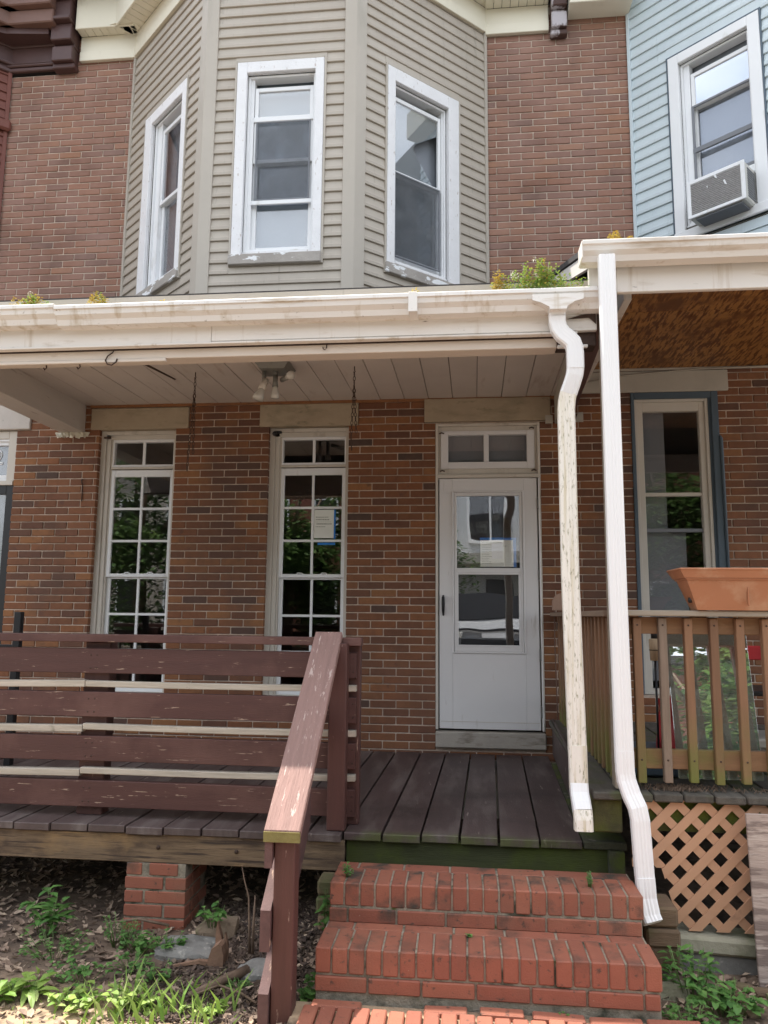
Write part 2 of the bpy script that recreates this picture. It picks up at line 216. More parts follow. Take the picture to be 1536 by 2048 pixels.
# ---------------------------------------------------------------- mesh builder
class MB:
    def __init__(s): s.v=[]; s.f=[]; s.sm=False
    def poly(s,vs,fs,T=None):
        b=len(s.v); vs=[Vector(T(*p)) if T else Vector(p) for p in vs]
        c=sum(vs,Vector())/len(vs)
        for f in fs:
            p=[vs[i] for i in f]; n=Vector()
            for i in range(len(p)): n+=(p[i]-p[0]).cross(p[(i+1)%len(p)]-p[0])
            fc=sum(p,Vector())/len(p)
            if n.dot(fc-c)<0: f=f[::-1]
            s.f.append([b+i for i in f])
        s.v+=[tuple(p) for p in vs]
    def box(s,x0,x1,y0,y1,z0,z1,c=0,T=None,j=0):
        if x0>x1:x0,x1=x1,x0
        if y0>y1:y0,y1=y1,y0
        if z0>z1:z0,z1=z1,z0
        if c<=0:
            vs=[(x,y,z) for x in (x0,x1) for y in (y0,y1) for z in (z0,z1)]
            fs=[(0,1,3,2),(4,6,7,5),(0,4,5,1),(2,3,7,6),(0,2,6,4),(1,5,7,3)]
            s.poly(vs,fs,T); return
        c=min(c,(x1-x0)*.45,(y1-y0)*.45,(z1-z0)*.45)
        vs=[]; ix={}
        for a,x in enumerate((x0,x1)):
            for b,y in enumerate((y0,y1)):
                for d,z in enumerate((z0,z1)):
                    xi=x+(c if a==0 else -c); yi=y+(c if b==0 else -c); zi=z+(c if d==0 else -c)
                    for k,p in enumerate(((x,yi,zi),(xi,y,zi),(xi,yi,z))): ix[(a,b,d,k)]=len(vs); vs.append(p)
        fs=[]
        for a in (0,1): fs.append([ix[(a,b,d,0)] for b,d in ((0,0),(1,0),(1,1),(0,1))])
        for b in (0,1): fs.append([ix[(a,b,d,1)] for a,d in ((0,0),(1,0),(1,1),(0,1))])
        for d in (0,1): fs.append([ix[(a,b,d,2)] for a,b in ((0,0),(1,0),(1,1),(0,1))])
        for a in (0,1):
            for b in (0,1): fs.append([ix[(a,b,0,0)],ix[(a,b,1,0)],ix[(a,b,1,1)],ix[(a,b,0,1)]])
        for a in (0,1):
            for d in (0,1): fs.append([ix[(a,0,d,0)],ix[(a,1,d,0)],ix[(a,1,d,2)],ix[(a,0,d,2)]])
        for b in (0,1):
            for d in (0,1): fs.append([ix[(0,b,d,1)],ix[(1,b,d,1)],ix[(1,b,d,2)],ix[(0,b,d,2)]])
        for a in (0,1):
            for b in (0,1):
                for d in (0,1): fs.append([ix[(a,b,d,k)] for k in (0,1,2)])
        s.poly(vs,fs,T)
    def extr(s,pts,a0,a1,axis='x',T=None):
        """convex-ish polygon pts extruded along an axis (faces oriented by signed area, not convexity)"""
        n=len(pts)
        def P(a,p): return (a,p[0],p[1]) if axis=='x' else ((p[0],a,p[1]) if axis=='y' else (p[0],p[1],a))
        A=sum(pts[i][0]*pts[(i+1)%n][1]-pts[(i+1)%n][0]*pts[i][1] for i in range(n))
        vs=[P(a0,p) for p in pts]+[P(a1,p) for p in pts]
        flip=(A<0)!=(a1<a0)
        if axis=='y': flip=not flip
        fs=[tuple(range(n))[::-1],tuple(range(n,2*n))]+[(i,(i+1)%n,n+(i+1)%n,n+i) for i in range(n)]
        if flip: fs=[f[::-1] for f in fs]
        b=len(s.v); s.v+=[tuple(Vector(T(*p))) if T else p for p in vs]; s.f+=[[b+i for i in f] for f in fs]
    def sweep(s,prof,path,X=None,close=True):
        """prof: list of (a,b); path: list of (pos,ax_a,ax_b)"""
        n=len(prof); b=len(s.v)
        for p,A,B in path:
            p=Vector(p);A=Vector(A);B=Vector(B)
            for q in prof: s.v.append(tuple(p+A*q[0]+B*q[1]))
        for k in range(len(path)-1):
            for i in range(n):
                s.f.append([b+k*n+i,b+k*n+(i+1)%n,b+(k+1)*n+(i+1)%n,b+(k+1)*n+i])
        if close: s.f.append([b+i for i in range(n)][::-1]); e=b+(len(path)-1)*n; s.f.append([e+i for i in range(n)])
    def tube(s,pts,r,n=6):
        pts=[Vector(p) for p in pts]; path=[]
        for i,p in enumerate(pts):
            t=(pts[min(i+1,len(pts)-1)]-pts[max(i-1,0)]).normalized()
            a=t.cross(Vector((.31,.2,.93))); 
            if a.length<.05: a=t.cross(Vector((1,0,0)))
            a.normalize(); b=t.cross(a); rr=r[i] if isinstance(r,(list,tuple)) else r
            path.append((p,a*rr,b*rr))
        s.sweep([(math.cos(2*math.pi*k/n),math.sin(2*math.pi*k/n)) for k in range(n)],path)
        s.sm=True
    def mesh(s,name,mt):
        me=bpy.data.meshes.new(name); me.from_pydata(s.v,[],s.f)
        if mt: me.materials.append(M[mt] if isinstance(mt,str) else mt)
        if s.sm: me.shade_smooth() if hasattr(me,'shade_smooth') else None
        me.update(); return me
    def build(s,name,mt,parent=None,kind=None,label=None,cat=None,group=None):
        o=bpy.data.objects.new(name,s.mesh(name,mt)); COL.objects.link(o)
        if parent is not None:
            o.parent=parent; o.location-=Vector(parent.get('_b',(0,0,0)))
        if kind:o['kind']=kind
        if label:o['label']=label
        if cat:o['category']=cat
        if group:o['group']=group
        return o
ROOTS=[]
def thing(name,label,cat,loc=(0,0,0),group=None,kind=None):
    o=bpy.data.objects.new(name,None); COL.objects.link(o); o.location=loc; o['_b']=tuple(loc); o.empty_display_size=.1
    if label:o['label']=label
    if cat:o['category']=cat
    if group:o['group']=group
    if kind:o['kind']=kind
    ROOTS.append(o); return o
def one(name,mt,parent,*a,c=0,T=None,label=None):
    b=MB(); b.box(*a,c=c,T=T); return b.build(name,mt,parent,label=label)
def panelT(p0,p1,dz=0):
    dx,dy=p1[0]-p0[0],p1[1]-p0[1]; Ln=math.hypot(dx,dy); ux,uy=dx/Ln,dy/Ln; nx,ny=uy,-ux
    return (lambda x,y,z:(p0[0]+ux*x-nx*y,p0[1]+uy*x-ny*y,z+dz)),Ln
IDT=lambda x,y,z:(x,y,z)
CAMP=Vector((0,-6.2277,0))
# ---------------------------------------------------------------- bricks
BL,BH,BZ,BX=.2159,.06416,.277,-.8635      # pitch, course, datum bed joint, datum head joint
JT=.0085
bcache={}
def brick_mesh(w,h,d,key,mt,c=.004):
    k=(round(w,3),round(h,3),round(d,3),key)
    if k not in bcache:
        b=MB(); b.box(-w/2,w/2,-d/2,d/2,-h/2,h/2,c=c); bcache[k]=b.mesh('brick',mt)
    return bcache[k]
def brick_wall(parent,x0,x1,z0,z1,holes,hide=(),y=0,limit=300,phase=0,seed=1,tl=False,tr=False):
    """running-bond facing bricks .10 deep standing 5 mm proud of the mortar bed; returns list of all bricks"""
    rg=random.Random(seed); items=[]
    k0=math.floor((z0-BZ)/BH)-1; k=k0
    while BZ+k*BH<z1:
        za,zb=BZ+k*BH,BZ+(k+1)*BH; k+=1
        a,b=max(za,z0),min(zb,z1)
        if b-a<.02: continue
        ints=[(x0-(BL if tl else 0),x1+(BL if tr else 0))]
        for hx0,hx1,hz0,hz1 in holes:
            if hz0<b-.012 and hz1>a+.012:
                if hz0>a+.012 and hz0<b and (b-hz0)<BH*.5: continue
                if hz1>a and hz1<b-.012 and (hz1-a)<BH*.5: continue
                n=[]
                for p,q in ints:
                    if hx1<=p or hx0>=q: n.append((p,q)); continue
                    if hx0>p: n.append((p,hx0))
                    if hx1<q: n.append((hx1,q))
                ints=n
        off=BX+phase+(0 if k%2==0 else BL/2)
        for p,q in ints:
            i=math.floor((p-off)/BL); 
            while off+i*BL<q:
                s,e=max(p,off+i*BL),min(q,off+(i+1)*BL); i+=1
                if s-p<.032 and s>p: s=p
                if q-e<.032 and e<q: e=q
                if e-s<.032: continue
                mid_=off+(i-.5)*BL
                if (tl and mid_<x0) or (tr and mid_>=x1): continue
                lo=s+(JT/2 if s>p+.001 else .0); hi=e-(JT/2 if e<q-.001 else .0)
                items.append(((lo+hi)/2,(a+b)/2,hi-lo,b-a-JT))
    def score(t):
        d=(Vector((t[0],y,t[1]))-CAMP).length
        hid=any(h[0]<t[0]<h[1] and h[2]<t[1]<h[3] for h in hide)
        return d+(50 if hid else 0)
    items.sort(key=score)
    pr=Vector(parent['_b'])
    st=MB()
    for n,(cx,cz,w,h) in enumerate(items):
        jy=rg.uniform(-.003,.0025)
        if n<limit:
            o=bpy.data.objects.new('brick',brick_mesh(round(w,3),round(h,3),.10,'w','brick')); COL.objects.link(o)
            o.parent=parent; o.location=Vector((cx,y+.05+jy,cz))-pr; o.rotation_euler=(rg.uniform(-.016,.016),rg.uniform(-.004,.004),rg.uniform(-.008,.008))
        else: st.box(cx-w/2,cx+w/2,y+jy,y+.10,cz-h/2,cz+h/2,c=.004)
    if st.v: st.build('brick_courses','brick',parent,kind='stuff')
    # mortar behind, pierced by the same openings
    mb=MB(); grid_wall(mb,x0,x1,z0,z1,[(h[0]-.005,h[1]+.005,h[2]-.003,h[3]+.003) for h in holes],y+.006,y+.096); mb.build('mortar_bed','mortar',parent)
def grid_wall(mb,x0,x1,z0,z1,holes,y0,y1,T=None):
    xs=sorted({x0,x1,*[min(max(h[i],x0),x1) for h in holes for i in (0,1)]}); zs=sorted({z0,z1,*[min(max(h[i],z0),z1) for h in holes for i in (2,3)]})
    for i in range(len(xs)-1):
        run=None
        for k in range(len(zs)-1):
            cx,cz=(xs[i]+xs[i+1])/2,(zs[k]+zs[k+1])/2
            solid=not any(h[0]<cx<h[1] and h[2]<cz<h[3] for h in holes)
            if solid: run=(run[0],zs[k+1]) if run else (zs[k],zs[k+1])
            if (not solid or k==len(zs)-2) and run:
                if xs[i+1]-xs[i]>1e-4: mb.box(xs[i],xs[i+1],y0,y1,run[0],run[1],T=T)
                run=None
# ---------------------------------------------------------------- siding
def siding(parent,T,u0,u1,z0,z1,holes,mt,pitch=.0913,phase=0,top=None,name='siding_board'):
    z=z0+phase
    while z<z1-.01:
        zt=min(z+pitch,z1)
        ints=[(u0,u1)]; extra=[]
        for h in holes:
            if z+.006<h[2]<zt: extra.append((max(u0,h[0]),min(u1,h[1]),z,h[2]))
            if z<h[3]<zt-.006: extra.append((max(u0,h[0]),min(u1,h[1]),h[3],zt))
            if h[2]<zt-.0 and h[3]>z+.0:
                n=[]
                for p,q in ints:
                    if h[1]<=p or h[0]>=q: n.append((p,q)); continue
                    if h[0]>p:n.append((p,h[0]))
                    if h[1]<q:n.append((h[1],q))
                ints=n
        for p,q,z_,zt_ in [(p,q,z,zt) for p,q in ints]+extra:
            if q-p<.01: continue
            hh=zt_-z_; jj=rnd.uniform(-.001,.001)
            pr=[(-.021+jj,z_+.003),(-.021+jj,z_+hh*.30),(-.0165,z_+hh*.36),(-.006,z_+hh+.004),(.004,z_+hh+.004),(.004,z_),(-.017,z_)] if zt_==z+pitch and z_==z else [(-.019,z_+.001),(-.012,z_+hh-.0005),(.004,z_+hh-.0005),(.004,z_+.001)]
            b=MB(); b.extr([(a,c) for a,c in pr],p,q,'x',T); b.build(name,mt,parent)
        z+=pitch
# ---------------------------------------------------------------- windows
def frame_(mb,x0,x1,z0,z1,w,y0,y1,T=None,wb=None,wt=None,c=.003):
    wb=w if wb is None else wb; wt=w if wt is None else wt
    mb.box(x0,x0+w,y0,y1,z0,z1,c,T); mb.box(x1-w,x1,y0,y1,z0,z1,c,T)
    mb.box(x0+w,x1-w,y0,y1,z1-wt,z1,c,T); mb.box(x0+w,x1-w,y0,y1,z0,z0+wb,c,T)
def upper_window(parent,T,tr,inn,gl,mid,label=None,broken=False,storm=False,mt='peel',sill=True,shade='shade',top=None):
    """tr=(u0,u1,z0,z1) outer casing; inn=inner edge of casing; gl=outer edge of sashes; mid=meeting rail height"""
    b=MB(); u0,u1,z0,z1=tr; a0,a1,c0,c1=inn
    b.box(u0,a0,-.032,-.002,z0,z1,.004,T); b.box(a1,u1,-.032,-.002,z0,z1,.004,T); b.box(a0,a1,-.032,-.002,c1,z1,.004,T)
    w=b.build('window',mt,parent,label=label)
    # jamb liner box
    j=MB(); j.box(a0-.012,a0,0,.11,c0,c1,0,T); j.box(a1,a1+.012,0,.11,c0,c1,0,T); j.box(a0,a1,0,.11,c1,c1+.012,0,T); j.box(a0,a1,0,.11,c0-.012,c0,0,T)
    j.build('jamb',mt,w)
    g0,g1,h0,h1=gl
    f=MB(); frame_(f,a0,a1,c0,c1,.02,.012,.10,T); f.build('frame','vinyl',w)
    s=MB(); frame_(s,g0-.03,g1+.03,mid-.016,h1+.035,.03,.035,.06,T,wb=.032,wt=.035); s.build('sash','vinyl',w)
    s=MB(); frame_(s,g0-.034,g1+.034,h0-.04,mid+.016,.034,.062,.09,T,wb=.04,wt=.032); s.build('sash','vinyl',w)
    if g0-.034>a0+.03: one('frame_filler','vinyl',w,a0+.02,g0-.034,.03,.09,c0+.02,c1-.02,T=T)
    if a1-.02>g1+.04: one('frame_filler','vinyl',w,g1+.034,a1-.02,.03,.09,c0+.02,c1-.02,T=T)
    one('pane',GLU,w,g0,g1,.074,.078,h0,mid-.016,T=T)
    if broken:
        # jagged hole: the pane is built as two pieces round the missing wedge
        m0,m1=mid+.016,h1; hx=g0+(g1-g0)*.44; hz=m0+(m1-m0)*.46
        P1=[(g0,m0),(g1-.05,m0),(hx+.02,hz-.05),(hx,hz),(g0,hz)]; P2=[(g0,hz),(hx,hz),(hx+.03,hz+.045),(g1,m1-.13),(g1,m1),(g0,m1)]
        b=MB(); b.extr(P1,.044,.048,'y',T); b.extr(P2,.044,.048,'y',T); b.build('pane',GLU,w,label='broken pane with a jagged wedge missing on its right side')
        b=MB(); b.extr(P1,.060,.063,'y',T); b.extr(P2,.060,.063,'y',T); b.build('reflection_sheet','shade',w)  # grey sheet stands in for the sky reflected in the broken pane
        one('roller_shade','shade',w,a0+.02,a1-.02,.115,.118,c0-.01,mid,T=T); one('dim_curtain','shadedark',w,a0,a1,.13,.135,mid-.1,c1+.1,T=T); shade=None
    else: one('pane',top or GLU,w,g0,g1,.046,.050,mid+.016,h1,T=T)
    # half screen outside the lower sash
    if storm:
        s=MB(); frame_(s,g0-.012,g1+.012,h0-.02,mid-.005,.014,.018,.030,T); s.build('screen_frame','screen',w); one('mesh_screen',GLM,w,g0-.01,g1+.01,.022,.0235,h0-.01,mid-.01,T=T)
    if sill:
        b=MB(); b.box(u0-.015,u1+.006,-.050,.05,z0-.087,z0-.002,.006,T); b.build('sill','sillpeel',w)
    # shade behind the glass
    if shade: one('roller_shade',shade,w,a0+.02,a1-.02,.115,.118,c0-.01,c1+.005,T=T)
    return w
# ================================================================= GROUND AND STREET
def gz(x,y):
    n=noise.noise(Vector((x*1.3,y*1.3,3.1)))*.035+noise.noise(Vector((x*5,y*5,1.7)))*.012
    base=-1.565
    if y>-2.6: base+= -.02*min(1,(y+2.6)/.6)
    if -1.45<x<-.75 and y>-3.3: base+=.035*math.exp(-((x+1.1)/.28)**2-((y+2.55)/.35)**2)
    if x>.9: base-=.01
    return base+n*(1 if y>-5 else .3)
def ground():
    xs=[-60,-30,-14,-8]+[-6+i*.06 for i in range(int(12/.06)+1)]+[8,14,30,60]
    ys=[-5.2+i*.06 for i in range(int(5.3/.06)+1)]+[2,9,20,60]
    xs=[-60,-30,-14,-8,-6,-5]+[-4.2+i*.05 for i in range(int(7/.05)+1)]+[3.4,4.5,6,8,14,30,60]
    ys=[-5.2,-5,-4.7,-4.4]+[-4.2+i*.05 for i in range(int(4.2/.05)+1)]+[.3,2,9,20,60]
    v=[(x,y,gz(x,y)) for y in ys for x in xs]; n=len(xs)
    f=[[j*n+i,j*n+i+1,(j+1)*n+i+1,(j+1)*n+i] for j in range(len(ys)-1) for i in range(n-1)]
    b=MB(); b.v=v; b.f=f; b.build('ground','soil',None,kind='structure')
ground()
b=MB(); b.box(-60,60,-8.2,-5.18,-1.75,-1.52); b.build('pavement','concrete',None,kind='structure')
b=MB(); b.box(-60,60,-17,-8.2,-1.8,-1.62); b.build('road','asphalt',None,kind='structure')
b=MB(); b.box(-60,60,-80,-17,-1.8,-1.48); b.build('far_pavement','concrete',None,kind='structure')
# brick walk
walk=thing('path',None,None,(.1,-3.6,-1.53),kind='structure')
def loose_brick(parent,cx,cy,cz,w,d,h,key='p',mt='redbrick',rot=0,tilt=.01,c=.005,label=None):
    o=bpy.data.objects.new('brick',brick_mesh(w,h,d,key+mt,mt,c)); COL.objects.link(o)
    pb=Vector(parent.get('_b',(0,0,0))); o.parent=parent; o.location=Vector((cx,cy,cz))-pb
    o.rotation_euler=(rnd.uniform(-tilt,tilt),rnd.uniform(-tilt,tilt),rot+rnd.uniform(-.01,.01))
    if label:o['label']=label
    return o
b=MB(); b.box(-.66,.86,-5.15,-3.075,-1.62,-1.515); b.build('bedding','soil',walk)
x=-.60
while x<.80:
    w=.207
    if not(-.42<x<-.33): loose_brick(walk,x+w/2,-3.104+rnd.uniform(-.004,.004),-1.540+rnd.uniform(-.006,.006),w-.012-(rnd.random()<.3)*.03,.055,.09,tilt=.03)
    x+=w+.006
r=0; yy=-3.138
while yy>-5.1:
    x=-.62+(0 if r%2 else .0)
    while x<.83:
        loose_brick(walk,x+.0325,yy-.1,-1.538+rnd.uniform(-.004,.004),.0585,.197,.09,tilt=.016); x+=.0665
    yy-=.208; r+=1
# ================================================================= HOUSE SHELLS
PL_,PR_=-3.72,.86           # party lines
def shell(parent,x0,x1,holes):
    b=MB()
    b.box(x0,x0+.02,.11,8,-1.7,6.3); b.box(x1-.02,x1,.11,8,-1.7,6.3); b.box(x0,x1,7.9,8.0,-1.7,6.3)
    b.box(x0,x1,.11,8,2.30,2.38); b.box(x0,x1,.11,8,-1.2,-1.12)
    b.build('inner_wall','room',parent)
    b=MB(); b.box(x0,x1,-.15,8.1,6.30,6.42); b.build('roof','shingle',parent)
# --------------------------------- our house
H=thing('brick_row_house','middle brown brick row house with tan sided bay and white storm door','house',(-1.43,0,-1.5))
W1=(-3.205,-2.50,-.70,1.612); W2=(-1.662,-.962,-.70,1.612); DR=(-.217,.652,-1.04,1.615)
LN=[(-3.285,-2.385,1.612,1.806),(-1.745,-.880,1.613,1.812),(-.312,.745,1.630,1.832)]
BAYH=(-3.06,.225,2.35,5.45)
LOWHIDE=[(-3.3,-.6,-1.1,-.2)]
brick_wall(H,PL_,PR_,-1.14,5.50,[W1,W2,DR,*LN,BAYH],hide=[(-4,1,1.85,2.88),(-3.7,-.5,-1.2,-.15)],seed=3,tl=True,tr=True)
shell(H,PL_,PR_,[])
b=MB(); b.box(PL_,PR_,-.0,.1,-1.62,-1.142); b.build('foundation','stonegrey',H)
for l in LN: one('lintel','stone',H,l[0],l[1],-.018,.09,l[2]+.001,l[3],c=.006)
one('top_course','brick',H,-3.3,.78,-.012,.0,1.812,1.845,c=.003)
# lower windows
def low_window(parent,o,label,notice=False):
    x0,x1,z0,z1=o; dx=x0+.0
    b=MB()
    # casing steps: left jamb shows three steps
    b.box(x0-.004,x0+.045,.045,.12,z0+.03,z1,.002); b.box(x1-.03,x1+.004,.045,.11,z0+.03,z1,.004); b.box(x0+.045,x1-.03,.045,.11,z1-.035,z1-.001,.004)
    w=b.build('window','almond',parent,label=label)
    b=MB(); b.box(x0+.045,x0+.085,.060,.115,z0+.03,z1-.035,.004); b.box(x0+.045,x1-.03,.060,.115,z1-.075,z1-.035,.004); b.box(x0+.085,x0+.10,.072,.12,z0+.03,z1-.075,.003)
    b.build('casing','almond',w)
    a0,a1=x0+.10,x1-.03
    tb=z1-.34      # transom bottom
    f=MB(); frame_(f,a0,a1,z1-.325,z1-.075,.014,.070,.12,wb=.022,wt=.025); f.build('transom_frame','vinyl',w)
    g0,g1,q0,q1=a0+.014,a1-.014,z1-.303,z1-.10
    mid=(g0+g1)/2
    one('glazing_bar','vinyl',w,mid-.011,mid+.011,.080,.098,q0,q1)
    one('pane',GL,w,g0,mid-.011,.092,.095,q0,q1); one('pane',GL,w,mid+.011,g1,.092,.095,q0,q1)
    one('transom_rail','almond',w,a0,a1,.055,.12,z1-.345,z1-.325,c=.003)
    # sashes
    t1=z1-.352; mr=z1-1.285; bt=z0+.03
    f=MB(); frame_(f,a0,a1,mr-.016,t1,.032,.072,.098,wb=.03,wt=.062); f.build('sash','vinyl',w)
    f=MB(); frame_(f,a0,a1,bt,mr-.002,.034,.098,.122,wb=.05,wt=.03); f.build('sash','vinyl',w)
    one('sill','almond',w,x0+.04,x1-.004,.02,.12,bt-.045,bt+.004,c=.006)
    for lo,hi,yy,k in ((mr+.014,t1-.062,.085,0),(bt+.05,mr-.032,.108,1)):
        gg0,gg1=a0+.032,a1-.032; hh=(hi-lo)/3; m_=(gg0+gg1)/2
        one('glazing_bar','vinyl',w,m_-.010,m_+.010,yy-.010,yy+.010,lo,hi)
        for i in (1,2):
            one('glazing_bar','vinyl',w,gg0,m_-.010,yy-.009,yy+.009,lo+i*hh-.010,lo+i*hh+.010); one('glazing_bar','vinyl',w,m_+.010,gg1,yy-.009,yy+.009,lo+i*hh-.010,lo+i*hh+.010)
        for i in range(3):
            for s_ in ((gg0,m_-.01),(m_+.01,gg1)): one('pane',GL,w,s_[0],s_[1],yy-.002,yy+.002,lo+i*hh+(.01 if i else 0),lo+(i+1)*hh-(.01 if i<2 else 0))
    for s_ in (-.13,.13):
        lk=MB(); cx=(a0+a1)/2+s_*.8; lk.tube([(cx-.03,.093,mr+.013),(cx-.015,.086,mr+.024),(cx+.015,.086,mr+.024),(cx+.03,.093,mr+.014)],.005,5); lk.build('sash_lock','vinyl',w)
    return w
low_window(H,W1,'left tall white grid window nearest the boxed beam')
low_window(H,W2,'right tall white grid window with a paper notice')
# door
x0,x1,z0,z1=DR
D=MB(); D.box(x0,x0+.022,-.005,.10,-.905,z1,.003); D.box(x1-.022,x1,-.005,.10,-.905,z1,.003); D.box(x0+.022,x1-.022,-.005,.10,z1-.022,z1,.003)
D.box(x0,x1,-.010,.09,1.146,1.178,.004)
D=D.build('door','almond',H,label='white storm door and frame with two light transom')
one('door_sill','sillstone',D,x0,x1+.003,-.045,.09,-1.04,-.916,c=.008)
f=MB(); frame_(f,x0+.022,x1-.022,1.178,z1-.022,.022,.02,.10,wb=.05,wt=.04); f.build('transom_frame','almond',D)
f=MB(); frame_(f,x0+.044,x1-.044,1.228,z1-.062,.062,.008,.06,wb=.057,wt=.035); f.box(.188,.229,.008,.06,1.285,1.518,.003); f.build('transom_sash','doorwhite',D)
one('pane',GL,D,-.11,.188,.035,.038,1.285,1.518); one('pane',GL,D,.229,.527,.035,.038,1.285,1.518)
one('transom_backing','screen',D,-.14,.56,.085,.09,1.2,1.6)
dl,dr,db,dt=-.186,.620,-.897,1.142
f=MB()
f.box(dl,-.076,.0,.035,db,dt,.004); f.box(.508,dr,.0,.035,db,dt,.004); f.box(-.076,.508,.0,.035,1.035,dt,.002); f.box(-.076,.508,.0,.035,db,-.298,.002)
f.build('door_panel','doorwhite',D)
f=MB(); frame_(f,-.080,.512,-.300,1.036,.014,-.012,.0); f.build('raised_molding','doorwhite',D)
f=MB(); frame_(f,-.064,.496,-.286,1.022,.022,-.004,.03,wb=.042,wt=.028); f.build('glass_frame','doorwhite',D)
f=MB(); f.box(-.044,.474,-.008,.03,.352,.392,.003); f.build('meeting_rail','doorwhite',D)
f=MB(); frame_(f,-.044,.474,-.246,.352,.014,-.006,.022); f.build('glass_frame','doorwhite',D)
one('pane',GLD,D,-.042,.474,.012,.015,.392,.994); one('pane',GLD,D,-.030,.460,.004,.007,-.232,.352)
one('kick_line','almond',D,dl+.01,dr-.01,-.003,.001,-.842,-.838)
one('inner_door','black',D,-.18,.60,.075,.10,-.9,1.14)
f=MB(); f.box(-.162,-.146,-.010,.0,.02,.17,.004); f.build('handle_plate','black',D)
f=MB(); f.tube([(-.154,-.008,.16),(-.154,-.035,.15),(-.154,-.045,.10),(-.154,-.035,.045),(-.154,-.008,.005)],[.008,.012,.014,.012,.008],7); f.build('handle','black',D)
for zz in (.88,.3,-.35,-.8): one('hinge','grey',D,.620,.632,-.012,.004,zz,zz+.09,c=.002)
one('edge_strip','vinyl',D,.6325,.640,-.010,.002,-.90,1.14)
for px,pz in ((-.165,1.53),(.585,1.565),(-.16,1.205),(.60,1.205)):
    f=MB(); f.tube([(px-.02,-.004,pz),(px,-.014,pz+.004),(px+.02,-.006,pz-.002)],.006,5); f.build('screw_tab','iron',D)
# --------------------------------- bay
L0,L1,R1,R0=(-3.06,0),(-2.01,-.92),(-.81,-.92),(.225,0)
TL,LL=panelT(L0,L1); TC,LC=panelT(L1,R1); TR,LR=panelT(R1,R0)
BZ0,BZ1=2.30,5.24
cw=dict(tr=(.255,.955,2.727,4.350),inn=(.335,.885,2.760,4.255),gl=(.418,.832,2.822,4.130),mid=3.53)
lw=dict(tr=(.340,1.100,2.745,4.415),inn=(.465,1.030,2.79,4.315),gl=(.60,.985,2.845,4.19),mid=3.53)
rw=dict(tr=(.295,1.050,2.725,4.415),inn=(.372,.935,2.765,4.300),gl=(.412,.868,2.845,4.185),mid=3.555)
for T_,Ln,wd in ((TL,LL,lw),(TC,LC,cw),(TR,LR,rw)):
    t=wd['tr']; hole=(t[0]-.018,t[1]+.018,t[2]-.09,t[3]+.016)
    b=MB(); grid_wall(b,0,Ln,BZ0,5.9,[wd['inn'][:2]+wd['inn'][2:]],.006,.11,T_); b.build('bay_wall','room',H)
    siding(H,T_,0.0 if T_ is not TC else 0,Ln,BZ0,BZ1 if T_ is not TC else 5.9,[hole],'siding',phase=.005)
    b=MB(); frame_(b,t[0]-.018,t[1]+.018,t[2]-.09,t[3]+.016,.016,-.030,.0,T_,c=.002); b.build('window_channel','cornerboard',H)
# corner boards
for T_,a,bb in ((TL,LL-.085,LL+.012),(TC,-.012,.085),(TC,LC-.085,LC+.012),(TR,-.012,.085)):
    one('corner_board','cornerboard',H,a,bb,-.030,.0,BZ0,5.9,c=.003,T=T_)
one('corner_board','cornerboard',H,-.01,.022,-.032,.0,BZ0,5.26,c=.003,T=TL); one('corner_board','cornerboard',H,LR-.022,LR+.008,-.032,.0,BZ0,5.26,c=.003,T=TR)
upper_window(H,TC,label='middle bay window with three stacked panes',**cw)
upper_window(H,TL,label='left bay window seen at a slant',shade='screen',**lw)
upper_window(H,TR,label='right bay window with the broken upper pane',broken=True,storm=True,**rw)
# storm rails in the middle window
w_=MB(); 
one('storm_rail','vinyl',H,.385,.865,.022,.034,3.862,3.905,c=.003,T=TC); one('storm_rail','vinyl',H,.385,.865,.022,.034,3.160,3.195,c=.003,T=TC)
f=MB(); frame_(f,.405,.845,3.195,3.862,.012,.024,.032,TC); f.build('screen_frame','screen',H); one('mesh_screen',GLM,H,.415,.835,.027,.0285,3.205,3.852,T=TC)
# cornice
def cornice(parent,T,u0,u1,zf0,zs,out,zt,mt='cream',sof=True,band=.09,pan=.075):
    one('frieze',mt,parent,u0,u1,-.030,.0,zf0,zs,c=.003,T=T); one('frieze_band',mt,parent,u0,u1,-.042,-.030,zf0-.004,zf0+band,c=.003,T=T)
    if sof:
        u=u0
        while u<u1-.01:
            e=min(u+pan,u1); one('soffit_panel',mt,parent,u+.002,e-.002,-out,-.030,zs,zs+.012,c=.002,T=T); u=e
    one('cornice_fascia',mt,parent,u0,u1,-out-.02,-out,zs-.012,zt,c=.004,T=T)
TW,_=panelT((PL_,0),(PR_,0)); o_=PL_
cornice(H,IDT,-3.62,-3.045,5.235,5.49,.13,5.80)
cornice(H,TL,-.03,LL+.1,5.24,5.49,.20,5.85)
cornice(H,TC,-.1,LC+.1,5.24,5.49,.20,5.85)
cornice(H,TR,-.1,LR+.02,5.24,5.49,.20,5.85)
cornice(H,IDT,.235,.80,5.215,5.475,.16,5.80)
one('eave_slab','shingle',H,PL_,PR_,-.45,.11,5.86,6.30); 
b=MB(); b.extr([(-3.3,-.1),(-2.2,-1.25),(-.6,-1.25),(.5,-.1)],5.86,6.0,'z'); b.build('bay_roof','shingle',H)
def bracket(parent,x0,x1,z0,name='bracket',mt='browncornice',sc=1):
    tiers=[(-.09,z0,z0+.05),(-.13,z0+.05,z0+.20),(-.10,z0+.20,z0+.235),(-.17,z0+.235,z0+.40),(-.23,z0+.40,z0+.44),(-.20,z0+.44,z0+.62),(-.28,z0+.62,z0+.80)]
    b=MB()
    for i,(o,a,bb) in enumerate(tiers):
        e=.0 if i%2 else .006
        b.box(x0+.012-e,x1-.012+e,o*sc,.0,a+.001,bb,.008)
    b.build(name,mt,parent)
